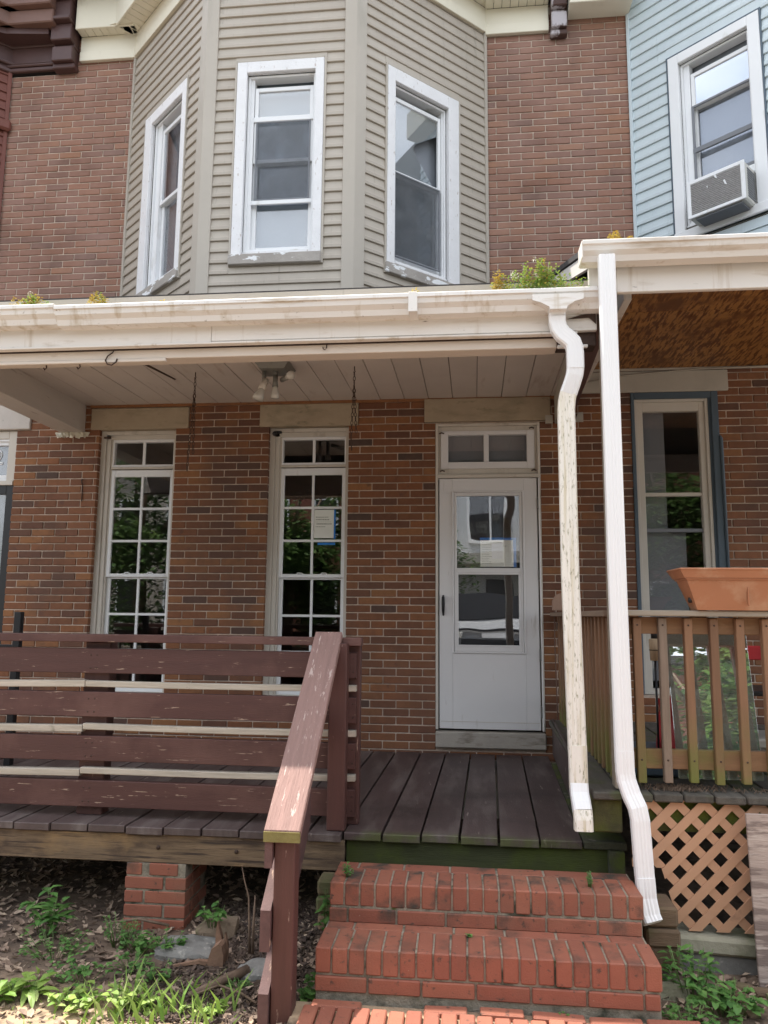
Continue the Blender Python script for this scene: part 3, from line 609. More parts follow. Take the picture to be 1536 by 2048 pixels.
b=MB(); b.extr([(-3.36,-.135),(-3.36,0),(-2.95,0),(-2.95,-.3),(-3.2,-.17)],5.4935,5.5,'z'); b.build('soffit_corner','cream',H)
bracket(H,.805,.965,5.14,mt='bracket2',sc=.8)
# ================================================================= LEFT HOUSE
HL=thing('brick_row_house','far left brown brick row house with dark brown cornice and black door','house',(-4.6,0,-1.5))
DL=(-5.0,-3.985,-1.04,1.625); LLn=(-5.1,-3.855,1.628,1.852)
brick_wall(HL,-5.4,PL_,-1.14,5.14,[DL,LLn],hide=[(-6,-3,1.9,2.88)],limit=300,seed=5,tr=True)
shell(HL,-8.3,PL_-.001,[])
one('lintel','whitebeam2',HL,*LLn[:2],-.02,.09,*LLn[2:],c=.006)
b=MB(); b.box(-4.07,-3.987,.02,.10,1.165,1.622,.004); b.box(-5,-4.07,.02,.10,1.55,1.622,.004); b.box(-5,-4.0,.012,.10,1.125,1.165,.003)
DD=b.build('door','almond',HL,label='black storm door under a numbered transom')
f=MB(); frame_(f,-4.9,-4.03,1.165,1.55,.022,.03,.10); f.build('transom_frame','vinyl',DD)
f=MB(); frame_(f,-4.88,-4.05,1.187,1.53,.035,.045,.09); f.build('transom_sash','vinyl',DD)
one('pane',GL,DD,-4.845,-4.085,.07,.073,1.222,1.495); one('transom_backing','screen',DD,-4.9,-4.03,.14,.15,1.1,1.6)
cu=bpy.data.curves.new('house_number','FONT'); cu.body='2'; cu.size=.19; cu.fill_mode='NONE'; cu.bevel_depth=.0045; cu.extrude=0
no=bpy.data.objects.new('house_number',cu); COL.objects.link(no); dg=bpy.context.evaluated_depsgraph_get()
me=bpy.data.meshes.new_from_object(no.evaluated_get(dg)); bpy.data.objects.remove(no)
no=bpy.data.objects.new('house_number',me); COL.objects.link(no); me.materials.clear(); me.materials.append(M['vinyl']); no.parent=DD
no.location=Vector((-4.235,.066,1.325)); no.rotation_euler=(R(90),0,0)
f=MB(); frame_(f,-4.85,-3.99,-1.03,1.124,.075,.028,.06,wb=.2,wt=.080); f.build('door_panel','black',DD)
one('pane',GL,DD,-4.79,-4.066,.045,.048,-.83,1.042); one('inner_door','screen',DD,-4.85,-4.02,.10,.11,-1.03,1.1)
# red-brown siding of its bay, cornice
TB,LB=panelT((-5.35,-.92),(-4.33,0))
siding(HL,TB,.15,LB,2.4,5.2,[],'redsiding',pitch=.0913)
b=MB(); b.box(-.2,LB,.006,.1,2.3,5.9,0,TB); b.build('bay_wall','room',HL)
one('corner_board','redsiding',HL,LB-.03,LB+.006,-.03,0,2.4,5.2,c=.003,T=TB)
b=MB(); b.box(.4,LB+.03,-.07,-.02,4.55,4.66,.02,TB); b.build('belt_molding','redsiding',HL)
b=MB(); b.box(-4.36,-3.86,-.02,.0,5.19,5.86,.003); b.build('frieze','browncornice',HL)
for zz,oo,hh in ((5.165,.04,.04),(5.208,.055,.025),(5.236,.045,.02),(5.42,.04,.05)): one('cornice_molding','browncornice',HL,-4.36,-3.86,-oo,0,zz,zz+hh,c=.008)
for zz,oo,hh in ((5.50,.24,.14),(5.645,.30,.14)): one('cornice_molding','browncornice2',HL,-4.40,-3.80,-oo,0,zz,zz+hh,c=.01)
one('frieze','browncornice',HL,0,LB+.02,-.02,.004,5.19,5.9,T=TB)
for zz,oo,hh in ((5.165,.04,.04),(5.236,.055,.03),(5.42,.04,.05)): one('cornice_molding','browncornice',HL,.4,LB+.02,-oo,0,zz,zz+hh,c=.008,T=TB)
for zz,oo,hh in ((5.50,.24,.14),(5.645,.30,.14)): one('cornice_molding','browncornice2',HL,.3,LB+.05,-oo,0,zz,zz+hh,c=.01,T=TB)
b=MB(); b.extr([(-4.9,-.5),(-4.9,.08),(-3.88,.08),(-3.88,-.16),(-4.28,-.2)],5.44,5.79,'z'); b.build('cornice_core','browncornice',HL)
bracket(HL,-3.865,-3.635,5.13,sc=1.0)
one('roof_edge','shingle',HL,-8.3,PL_,-.36,.2,5.80,5.86)
# ================================================================= RIGHT HOUSE
HR=thing('brick_row_house','brown brick row house on the right with a pale blue sided bay','house',(3,0,-1.5))
WN=(1.40,2.095,-.6,1.853); LNR=(.95,2.181,1.853,2.033)
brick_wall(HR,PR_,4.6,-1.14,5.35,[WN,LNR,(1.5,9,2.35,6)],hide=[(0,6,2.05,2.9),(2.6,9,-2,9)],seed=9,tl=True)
shell(HR,PR_+.001,5.4,[])
one('lintel','stonegrey',HR,*LNR[:2],-.02,.09,*LNR[2:],c=.006)
b=MB(); x0,x1,z0,z1=WN
b.box(x0,x0+.028,-.008,.10,z0,z1,.004); b.box(x1-.055,x1,-.010,.10,z0,z1,.004); b.box(x0+.028,x1-.055,-.008,.10,z1-.055,z1-.001,.004)
w=b.build('window','blueframe',HR,label='tall window in a slate blue casing')
one('frame_filler','blueframe',w,x1-.075,x1-.055,.01,.1,z0,z1-.055)
f=MB(); frame_(f,x0+.028,x1-.075,z0,z1-.055,.026,.012,.08); f.build('frame','almond',w)
f=MB(); frame_(f,x0+.054,x1-.101,z0,z1-.081,.045,.026,.085,wt=.075); f.build('inner_frame','almond',w)
g0,g1=x0+.099,x1-.146
one('pane',GLN,w,g0,g1,.05,.053,1.015,z1-.156)
one('meeting_rail','almond',w,g0-.02,g1+.02,.035,.07,.985,1.015,c=.003); one('meeting_rail','screen',w,g0,g1,.045,.07,.690,.720,c=.003)
one('pane',GLN,w,g0,g1,.06,.063,.720,.985); one('pane',GLN,w,g0,g1,.056,.059,-.5,.690)
one('net_curtain','screen',w,g0-.03,g0+.33,.12,.124,-.5,.69); one('dark_curtain','screen',w,g0-.03,g0+.2,.16,.165,.69,1.75)
f=MB(); f.tube([(x1+.012,-.012,-.6),(x1+.010,-.012,1.45),(x1-.004,-.012,1.47)],.013,8); f.build('conduit','blueframe',HR)
N0,N1=(1.5,0),(2.55,-.92); TN,LNn=panelT(N0,N1)
nw=dict(tr=(.355,1.090,3.10,4.675),inn=(.441,1.000,3.15,4.590),gl=(.545,.975,3.2,4.445),mid=4.18)
b=MB(); grid_wall(b,0,LNn+1.2,2.3,6.0,[nw['inn']],.006,.11,TN); b.build('bay_wall','room',HR)
siding(HR,TN,0,LNn,2.3,6.0,[(.34,1.105,3.0,4.69)],'bluesiding',phase=.03,pitch=.098)
one('corner_board','bluesiding',HR,-.008,.020,-.030,.0,2.3,5.7,c=.003,T=TN)
b=MB(); frame_(b,.34,1.105,3.02,4.69,.014,-.028,.0,TN,c=.002); b.build('window_channel','blueframe',HR)
w=upper_window(HR,TN,label='upstairs window holding an air conditioner',mt='vinyl',sill=False,shade='shadedark',top=GLS,**nw)
one('sill','vinyl',w,.35,1.10,-.045,.05,3.02,3.10,c=.006,T=TN)
f=MB(); frame_(f,.515,1.0,3.46,4.18,.020,.018,.032,TN,wb=.03); f.build('screen_frame','screen',w)
f=MB(); f.box(.515,1.0,.015,.035,3.76,3.80,.002,TN); f.build('screen_rail','screen',w)
one('accordion_panel','vinyl',w,.50,1.0,.02,.04,3.40,3.47,c=.003,T=TN)
one('frieze','cream',HR,.965,1.505,-.20,.0,5.33,5.86,c=.004)
b=MB(); b.box(0,LNn,-.22,.0,5.86,6.2,.004,TN); b.build('cornice_fascia','cream',HR)
one('eave_slab','shingle',HR,PR_+.001,5.4,-.45,.11,5.87,6.30)
# air conditioner
TN0=TN
TN=lambda x,y,z:TN0(x,y,z-.052)
ac=thing('air_conditioner','grey window air conditioner with torn paint sticking out of the blue sided bay','air conditioner',(2.0,-.5,3.1))
b=MB(); b.box(.55,.985,-.20,.10,3.135,3.44,.012,TN); b.build('housing','plasticgrey',ac)
f=MB(); frame_(f,.548,.987,3.133,3.442,.030,-.214,-.2005,TN,wb=.026); f.build('front_frame','vinyl',ac)
for i in range(17): one('condenser_fin','grille',ac,.578,.957,-.212,-.2,3.166+i*.0146,3.174+i*.0146,T=TN)
one('fin_backing','grille',ac,.578,.957,-.203,-.2005,3.16,3.412,T=TN)
for i in range(12): one('side_louver','screen',ac,.9853,.990,-.16,-.03,3.17+i*.020,3.178+i*.020,T=TN)
for u,z,a in ((.83,3.34,.9),(.70,3.345,.35),(.76,3.42,.9)):
    b=MB(); b.extr([(u,z),(u+.012,z+.004),(u+.03*a,z-.05*a),(u+.01,z-.035*a)],-.216,-.213,'y',TN); b.build('torn_paper','vinyl',ac)
one('support_bracket','screen',ac,.60,.95,-.19,.0,3.118,3.134,c=.003,T=TN)
TN=TN0
# ================================================================= OUR PORCH ROOF
PRf=thing('porch_roof','cream porch roof with white gutter and painted board ceiling over the brown deck','porch roof',(-1.3,-1.2,1.4))
GX0,GX1=-3.9,.712
def gutter(parent,x0,x1,yf,zt,h,name='gutter',mt='gutter',d=.12):
    pr=[(yf,zt),(yf-.004,zt-.004),(yf-.004,zt-.022),(yf+.006,zt-.026),(yf+.012,zt-.05),(yf+.036,zt-h*.72),(yf+.048,zt-h),(yf+d,zt-h),(yf+d,zt+.006),(yf+d-.004,zt+.006),(yf+d-.004,zt-h+.004),(yf+.051,zt-h+.004),(yf+.040,zt-h*.70),(yf+.017,zt-.05),(yf+.010,zt-.022),(yf+.010,zt)]
    b=MB(); b.extr(pr,x0,x1,'x'); o=b.build(name,mt,parent)
    b=MB(); b.extr([(yf+.002,zt-.002),(yf+.048,zt-h+.001),(yf+d-.002,zt-h+.001),(yf+d-.002,zt-.002)],x1-.003,x1+.003,'x'); b.build('end_cap',mt,parent)
    return o
# run sags a little between hangers, in three lengths
gutter(PRf,GX0,-2.2,-2.55,1.662,.098); gutter(PRf,-2.197,GX1,-2.55,1.652,.098)
one('gutter_strap','gutter',PRf,-.268,-.222,-2.558,-2.43,1.548,1.655,c=.002)
one('fascia','fascia',PRf,-3.9,-1.352,-2.43,-2.40,1.463,1.66,c=.003); one('fascia','fascia',PRf,-1.35,.70,-2.430,-2.40,1.468,1.66,c=.003)
one('fascia_lip','fascia',PRf,-3.9,.60,-2.437,-2.395,1.452,1.463,c=.002)
one('shadow_strip','iron',PRf,-3.9,.66,-2.39,-2.34,1.446,1.462)  # solid dark strip painted in for the shadow line below the fascia
one('beam','beamwhite',PRf,-3.34,.50,-2.385,-2.28,1.396,1.45,c=.003)
one('beam','beamwhite',PRf,-3.34,.50,-2.378,-2.285,1.45,1.672,c=.003)
b=MB(); b.box(-3.34,-1.62,-2.392,-2.37,1.378,1.396,.003); b.build('thin_molding','beamwhite',PRf)
b=MB(); b.extr([(-2.425,1.722),(-2.425,1.748),(0,2.56),(0,2.52)],-3.9,.70,'x'); b.build('roof_sheet','shingle',PRf)
b=MB(); b.extr([(-2.429,1.60),(-2.429,1.738),(-2.410,1.738),(-2.410,1.60)],-3.9,.695,'x'); b.build('drip_edge','siding',PRf)
# ceiling boards
i=0; x=-3.36
sk=.0165
while x<.79:
    xe=min(x+.2055,.80)
    b=MB(); zz=1.838+rnd.uniform(-.0015,.0015)
    b.box(x+.0022,xe-.0022,-1.92,-.002,zz,zz+.02,.003,T=lambda a,y,z:(a+sk*y,y,z+.012*y)); b.build('ceiling_board','soffit',PRf); x=xe
one('ceiling_backing','iron',PRf,-3.5,.80,-1.85,-.002,1.866,1.875,T=lambda a,y,z:(a,y,z+.012*y))
# rotted stain strip on the ceiling
b=MB(); b.poly([(-2.44,-1.55,1.8175),(-2.40,-1.57,1.8175),(-2.23,-.72,1.8272),(-2.25,-.70,1.8272),(-2.44,-1.55,1.8165),(-2.40,-1.57,1.8165),(-2.23,-.72,1.8262),(-2.25,-.70,1.8262)],[(0,1,2,3),(4,5,6,7),(0,1,5,4),(1,2,6,5),(2,3,7,6),(3,0,4,7)]); b.build('rust_stain','iron',PRf)
# side beams
b=MB(); b.extr([(-2.42,1.592),(-.002,1.592),(-.002,1.845),(-2.0,1.80),(-2.42,1.66)],-3.56,-3.345,'x'); b.build('side_beam','whitebeam2',PRf,label='white boxed side beam at the left end')
b=MB(); b.extr([(-2.42,1.60),(-.002,1.60),(-.002,1.70),(-2.42,1.70)],-3.3445,-3.343,'x'); b.build('beam_seam','whitebeam2',PRf)
b=MB(); b.extr([(-2.36,1.60),(-.002,1.60),(-.002,1.835),(-1.95,1.80),(-2.36,1.67)],.778,.801,'x',T=lambda x,y,z:(x+.045*y,y,z)); b.build('side_beam','stonegrey',PRf)
b=MB(); b.extr([(-2.40,1.585),(-.02,1.585),(-.02,1.83),(-2.0,1.80),(-2.40,1.66)],.803,.90,'x',T=lambda x,y,z:(x+.045*y,y,z)); b.build('side_beam','browncornice',PRf,label='brown stained side beam at the right end')
for xx in (.70,.94): 
    b=MB(); b.extr([(xx,1.61),(xx+.07,1.61),(xx+.07,1.69),(xx+.03,1.69)] if xx>.8 else [(xx,1.60),(xx+.06,1.60),(xx+.06,1.67),(xx,1.67)],-.02,0,'y'); b.build('beam_block','stonegrey',PRf)
# rotted corner
one('rotten_board','iron',PRf,.50,.70,-2.40,-2.30,1.395,1.47,c=.004); one('broken_trim','fascia',PRf,.50,.655,-2.41,-2.39,1.385,1.402,c=.003)
b=MB(); b.extr([(.55,1.53),(.66,1.535),(.695,1.50),(.695,1.56),(.62,1.55)],-2.4365,-2.431,'y'); b.build('rot_patch','iron',PRf)
# crumpled flashing below left beam end
b=MB(); rg=random.Random(4)
for i in range(26):
    a=-3.61+.012*i*.95; k_=len(b.v); z_=1.583-.03*abs(math.sin(i*1.3))-.012*rg.random()
    b.v+=[(a,-.02-.02*rg.random(),1.59),(a+.03*rg.random(),-.035-.03*rg.random(),z_-.01),(a+.035,-.03-.02*rg.random(),z_-.018*rg.random()),(a+.04,-.02,1.588)]; b.f+=[[k_,k_+1,k_+2],[k_,k_+2,k_+3]]
b.build('crumpled_foil','cream',PRf)
# hooks
def hook(loc,s,label,cat='hook'):
    x,y,z=loc; b=MB(); b.box(x-.010*s,x+.010*s,y-.006,y+.012,z-.010*s,z+.02*s)
    pts=[]
    for k in range(9):
        a=-math.pi/2+math.pi*k/8*1.2; pts.append((x+.022*s*math.cos(a+math.pi/2)*1+.0,y-.004,z-.035*s+.022*s*math.sin(a+math.pi/2)))
    pts=[(x-.018*s,y-.004,z-.018*s),(x-.012*s,y-.006,z-.002*s),(x+.008*s,y-.006,z-.002*s),(x+.022*s,y-.006,z-.02*s),(x+.010*s,y-.006,z-.042*s),(x-.018*s,y-.006,z-.062*s),(x-.030*s,y-.006,z-.085*s),(x-.018*s,y-.006,z-.108*s),(x+.008*s,y-.006,z-.114*s),(x+.032*s,y-.006,z-.098*s),(x+.038*s,y-.006,z-.078*s)]
    b.tube(pts,.0042,6); return b.build('ceiling_hook','iron',None,label=label,cat=cat)
hook((-1.935,-2.39,1.475),1,'large rusty S shaped hook on the cream porch beam near the left')
b=MB(); b.tube([(-.720,-2.39,1.455),(-.720,-2.396,1.425),(-.728,-2.396,1.415),(-.738,-2.396,1.420),(-.740,-2.396,1.43)],.0032,5); b.build('ceiling_hook','iron',None,label='tiny J shaped hook on the cream beam right of the lamp',cat='hook')
for xx,lb in ((-2.15,'small screw eye under the beam just left of the big hook'),(-2.35,'small screw eye under the beam farthest left')):
    b=MB(); b.tube([(xx,-2.33,1.40),(xx+.004,-2.33,1.378),(xx-.008,-2.33,1.366),(xx-.014,-2.33,1.378)],.004,5); b.build('screw_eye','iron',None,label=lb,cat='hook')
# chains
def chain(x,y,zt,zb,sway,label):
    t=thing('hanging_chain',label,'chain',(x,y,zt),'rusty swing chains hanging from the porch ceiling')
    b=MB(); b.tube([(x,y,zt),(x,y,zt-.03),(x+.006,y,zt-.04),(x,y,zt-.05),(x-.006,y,zt-.04)],.004,5); b.build('eye_hook','iron',t)
    def links(p0,p1,nm):
        p0,p1=Vector(p0),Vector(p1); d=p1-p0; n=max(2,int(d.length/.030)); b=MB()
        for i in range(n):
            c=p0+d*((i+.5)/n); ax=Vector((1,0,0)) if i%2 else Vector((.25,1,0)).normalized(); dz=d.normalized()
            pts=[c+dz*(.018*math.cos(a))+ax*(.0085*math.sin(a)) for a in [2*math.pi*k/8 for k in range(9)]]
            b.tube(pts,.0028,4)
        b.build(nm,'iron',t)
    links((x,y,zt-.045),(x,y,zt-.14),'chain_top')
    links((x,y,zt-.14),(x-.018+sway*.6,y,zb+.10),'chain_run'); links((x,y,zt-.14),(x+.020+sway*.6,y,zb+.13),'chain_run')
    links((x-.018+sway*.6,y,zb+.10),(x-.012+sway,y,zb),'chain_tail')
chain(-.785,-.92,1.825,1.19,0,'rusty doubled chain hanging in front of the brick right of the middle window')
chain(-2.0,-.92,1.81,1.05,-.02,'rusty doubled chain with a long tail hanging between the two grid windows')
# lamp
lt=thing('ceiling_light','weathered grey ceiling lamp with three clear flood bulbs','lamp',(-1.37,-.98,1.8))
b=MB(); b.poly([(-1.50,-1.10,1.822),(-1.24,-1.10,1.822),(-1.24,-.86,1.822),(-1.50,-.86,1.822),(-1.46,-1.075,1.775),(-1.28,-1.075,1.775),(-1.28,-.885,1.775),(-1.46,-.885,1.775)],[(0,1,2,3),(4,5,6,7),(0,1,5,4),(1,2,6,5),(2,3,7,6),(3,0,4,7)]); b.build('base_plate','grey',lt)
def flood(p,d,r=.03):
    p=Vector(p); d=Vector(d).normalized()
    b=MB(); b.tube([p,p+d*.05,p+d*.09],[r*.72,r*.72,r*.85],10); b.build('socket','whiteplastic' if r>.027 else 'grey',lt)
    b=MB(); b.tube([p+d*.088,p+d*.105,p+d*.15,p+d*.175,p+d*.18],[r*.6,r*.75,r*1.15,r*1.2,.004],12); b.build('bulb','bulb',lt)
b=MB(); b.tube([(-1.445,-1.0,1.775),(-1.445,-1.0,1.70)],.016,8); b.build('arm','grey',lt)
b=MB(); b.tube([(-1.36,-1.0,1.775),(-1.36,-1.0,1.74)],.016,8); b.build('arm','grey',lt)
flood((-1.43,-1.0,1.715),(-.22,-.25,-.8),.034); flood((-1.36,-1.0,1.745),(.02,-.05,-1),.026); flood((-1.315,-.98,1.715),(.55,-.75,-.05),.026)
# small camera-like bracket at the middle window corner, nail at left window
b=MB(); b.tube([(-1.60,-.03,1.548),(-1.60,-.052,1.540)],[.022,.020],10); b.box(-1.60,-1.545,-.028,-.004,1.548,1.572,.004)
b.build('wall_sensor','black',None,label='small dark round sensor at the top left corner of the middle window',cat='sensor')
b=MB(); b.box(-3.165,-3.10,-.0,.02,1.535,1.552,.004); b.build('rusty_bracket','iron',None,label='small rusty bracket at the top left corner of the left grid window',cat='bracket')
b=MB(); b.tube([(-3.335,-.004,1.165),(-3.33,-.03,1.16),(-3.33,-.012,1.12)],.006,5); b.tube([(-3.33,-.004,1.12),(-3.33,-.006,.97)],.004,4); b.build('wall_nail','iron',None,label='rusty nail with a drip mark in the brick left of the left window',cat='nail')
# ================================================================= NEIGHBOUR PORCH ROOF
NP=thing('porch_roof','white guttered porch roof of the right hand house with a varnished plywood ceiling','porch roof',(1.8,-1.2,1.7))
gutter(NP,.612,4.3,-2.60,1.876,.095,mt='fascia')
one('end_cap','fascia',NP,.606,.612,-2.598,-2.482,1.784,1.874,c=.002)
one('fascia','fascia',NP,.80,4.3,-2.46,-2.43,1.655,1.86,c=.003); one('fascia','fascia',NP,.66,.80,-2.46,-2.43,1.665,1.86,c=.003)
M['varnish']=mat('varnished_plywood',(.36,.175,.055),.5,.2,3,.05,30,layers=[((.135,.050,.016),7.5,.47,.56,(7,1.0,1)),((.15,.060,.020),2.4,.52,.66,X1)])
TV=lambda x,y,z:(.8+(x-.8)*.96+(y+1)*.0,y,z)
b=MB(); b.box(-.62,.62,-.62,.62,-.006,.006)
one('ceiling_sheet','varnish',NP,.80,2.02,-1.95,-1.215,2.055,2.067); one('ceiling_sheet','varnish',NP,2.023,3.24,-1.95,-1.215,2.055,2.067)
one('ceiling_sheet','varnish',NP,.80,2.02,-1.212,-.002,2.055,2.067); one('ceiling_sheet','varnish',NP,2.023,3.24,-1.212,-.002,2.055,2.067)
one('wall_trim','stonegrey',NP,.95,3.2,-.03,-.021,2.033,2.054,c=.003)
b=MB(); b.tube([(1.0,-.05,1.93),(1.3,-.045,1.985),(1.9,-.04,2.03),(2.6,-.04,2.045)],.006,5); b.build('cable','stonegrey',NP)
b=MB(); b.extr([(-2.48,1.875),(-2.48,1.905),(0,2.84),(0,2.80)],.648,4.3,'x'); b.build('roof_sheet','shingle',NP)
b=MB(); b.extr([(-2.46,1.79),(-2.46,1.873),(0,2.79),(0,2.70)],.656,.68,'x'); b.build('rake_board','fascia',NP)
one('side_beam','fascia',NP,.945,.99,-1.95,-.002,1.83,2.05,c=.003)
# post
b=MB(); b.box(.715,.800,-2.46,-2.375,-.80,1.66,.004); b.build('porch_post','capgrey',None,label='weathered wooden porch post behind the right hand downspout',cat='post')
# ================================================================= DOWNSPOUTS
def ds_profile(w,d,n=4,g=.004):
    pts=[(-w/2+.008,-d/2),(-w/2,-d/2+.008),(-w/2,d/2-.008),(-w/2+.008,d/2),(w/2-.008,d/2),(w/2,d/2-.008),(w/2,-d/2+.008),(w/2-.008,-d/2)]
    # fluted front, going right to left
    fl=[]; k=2*n+1
    for i in range(1,k):
        x=w/2-.014-(w-.028)*i/k; fl.append((x,-d/2+(g if i%2 else 0)))
    return pts+fl
def downspout(name,label,segs,mt,w,d,straps=(),mats=None):
    t=thing(name,label,'downspout',segs[0][1][0])
    for i,(nm,pts,m_,fl) in enumerate(segs):
        pts=[Vector(p) for p in pts]; path=[]
        for k,p in enumerate(pts):
            tg=(pts[min(k+1,len(pts)-1)]-pts[max(k-1,0)]).normalized()
            A=Vector((1,0,0)); A=(A-tg*A.dot(tg)).normalized(); B=A.cross(tg); 
            if B.y<0: B=-B
            path.append((p,A,B))
        b=MB(); b.sweep(ds_profile(w,d,3,.0022 if fl else .0004),path,close=(nm!='outlet_pipe'))
        # orient
        o=b.build(nm,m_,t)
        me=o.data; import bmesh; bm=bmesh.new(); bm.from_mesh(me); bmesh.ops.recalc_face_normals(bm,faces=bm.faces); bm.to_mesh(me); bm.free()
    return t
M['dirtyds']=mat('mildewed_white_downspout',(.80,.765,.69),.5,.04,3,.05,60,layers=[((.58,.52,.37),5,.50,.68,(9,9,.35)),((.30,.28,.18),55,.56,.68,(2,2,.5)),((.22,.21,.12),12,.66,.76,(4,4,.4))])
M['cleands']=mat('clean_white_downspout',(.80,.80,.80),.4,.015,2,0,60)
ox=.49
d1=downspout('downspout','mildew streaked white downspout running from our gutter to the deck',[
 ('outlet_pipe',[(ox,-2.492,1.585),(ox,-2.492,1.52)],'cleands',False),
 ('elbow',[(ox,-2.492,1.52),(ox,-2.49,1.49),(ox+.008,-2.49,1.455),(ox+.028,-2.49,1.425),(ox+.052,-2.49,1.405),(ox+.075,-2.49,1.38),(ox+.084,-2.49,1.35),(ox+.085,-2.49,1.31)],'cleands',False),
 ('sleeve',[(ox+.0855,-2.492,1.33),(ox+.085,-2.492,1.24)],'cleands',False),
 ('elbow',[(ox+.085,-2.49,1.245),(ox+.080,-2.488,1.21),(ox+.066,-2.48,1.165),(ox+.050,-2.47,1.12)],'cleands',False),
 ('elbow',[(ox+.051,-2.47,1.125),(ox+.042,-2.466,1.085),(ox+.038,-2.465,1.04),(ox+.038,-2.465,.97)],'dirtyds',False),
 ('pipe',[(ox+.038,-2.465,1.00),(ox+.037,-2.47,.2),(ox+.050,-2.475,-.66)],'dirtyds',True),
 ('sleeve',[(ox+.050,-2.478,-.60),(ox+.051,-2.48,-.80)],'dirtyds',False),
 ('elbow',[(ox+.051,-2.48,-.775),(ox+.051,-2.50,-.82),(ox+.053,-2.53,-.855),(ox+.055,-2.55,-.885)],'cleands',False),
 ('elbow',[(ox+.0555,-2.547,-.88),(ox+.056,-2.56,-.92),(ox+.056,-2.562,-.965)],'dirtyds',False)],None,.083,.058)
b=MB(); b.extr([(.362,1.615),(.362,1.585),(.40,1.573),(.445,1.548),(.447,1.535),(.532,1.535),(.534,1.548),(.57,1.573),(.615,1.585),(.615,1.615)],-2.562,-2.49,'y'); b.build('outlet_funnel','gutter',d1)
d2=downspout('downspout','clean fluted white downspout of the right hand house beside the steps',[
 ('pipe',[(.724,-2.60,1.785),(.724,-2.60,.3),(.730,-2.60,-.66)],'cleands',True),
 ('sleeve',[(.730,-2.602,-.60),(.731,-2.602,-.70)],'cleands',True),
 ('elbow',[(.731,-2.60,-.685),(.735,-2.605,-.73),(.752,-2.62,-.79),(.772,-2.64,-.84),(.780,-2.645,-.89),(.781,-2.645,-.93)],'cleands',True),
 ('pipe',[(.781,-2.645,-.92),(.790,-2.65,-1.13)],'cleands',True),
 ('pipe',[(.790,-2.653,-1.125),(.794,-2.655,-1.21),(.802,-2.675,-1.275),(.810,-2.69,-1.300)],'cleands',True)],None,.079,.056)
# ================================================================= DECK
DK=thing('porch_deck','dark brown painted porch deck of the middle house','porch deck',(-1.4,-1.2,-1.1))
SKD=.026
joints=[-3.99,-3.79,-3.59,-3.39,-3.19,-2.99,-2.79,-2.59,-2.39,-2.19,-1.99,-1.79,-1.585,-1.385,-1.185,-.985,-.785,-.585,-.385,-.149-.0,.049,.245,.440,.636]
fj=[v-.062-.00*i for i,v in enumerate(joints)]
fj=[-4.05,-3.85,-3.65,-3.45,-3.25,-3.05,-2.85,-2.65,-2.452,-2.33+.0,-2.132,-1.928,-1.726,-1.521,-1.323,-1.129,-.955,-.780,-.603,-.406,-.211,-.019,.174,.375,.579]
wj=[v+.055+.0035*max(0,(i-14)) for i,v in enumerate(fj)]
for i in range(len(fj)-1):
    a0,a1,b0,b1=fj[i],fj[i+1],wj[i],wj[i+1]
    yf=(-2.352 if a1<-.55 else -2.31)+rnd.uniform(-.006,.006); g=.0035+rnd.random()*.0035
    if a0>-.03 and a0<.1: g+=.002
    jz=rnd.uniform(-.003,.003)
    def TD(x,y,z,a0=a0,a1=a1,b0=b0,b1=b1,yf=yf,jz=jz):
        t=(y-yf)/(-.03-yf); l=a0+(b0-a0)*t; r_=a1+(b1-a1)*t
        return (l+(r_-l)*x,y,z+jz)
    w=a1-a0
    b=MB(); b.box(g/w,1-g/w,yf,-.03,-1.121,-1.083,.004,TD); b.build('deck_board','deckgreen' if a0>-.7 else 'deck',DK)
b=MB(); b.box(.585,.790,-2.30,-.3,-1.122,-1.086,.005,T=lambda x,y,z:(x+.03*(y+2.3),y,z)); b.build('deck_board','deckmoss',DK,label='mossy green end board')
one('rim_joist','rim',DK,-4.0,-.592,-2.335,-2.297,-1.262,-1.1215,c=.003)
one('rim_joist','rimmoss',DK,-.590,.78,-2.275,-2.237,-1.262,-1.1225,c=.003,label='green stained joist above the steps')
for xx in (-3.6,-2.9,-2.2,-1.5,-.8,-.1,.45): one('floor_joist','rimmoss',DK,xx,xx+.038,-2.23,-.05,-1.26,-1.1225)
for xx,zz in ((-1.55,-1.185),(-1.14,-1.19),(-2.6,-1.20)):
    b=MB(); b.tube([(xx,-2.333,zz),(xx,-2.342,zz)],.010,8); b.build('bolt_head','iron',DK)
one('short_post','deckmoss',DK,.70,.775,-2.32,-2.24,-1.52,-1.123,c=.004)
one('support_post','block',DK,-.62,-.58,-2.29,-2.25,-1.55,-1.264,c=.004)
b=MB(); b.tube([(.66,-2.20,-1.14),(.655,-2.205,-1.18),(.67,-2.20,-1.22),(.66,-2.205,-1.26)],[.012,.018,.014,.020],6); b.build('plastic_scrap','gutter',None,label='crumpled clear plastic scrap under the deck corner',cat='litter')
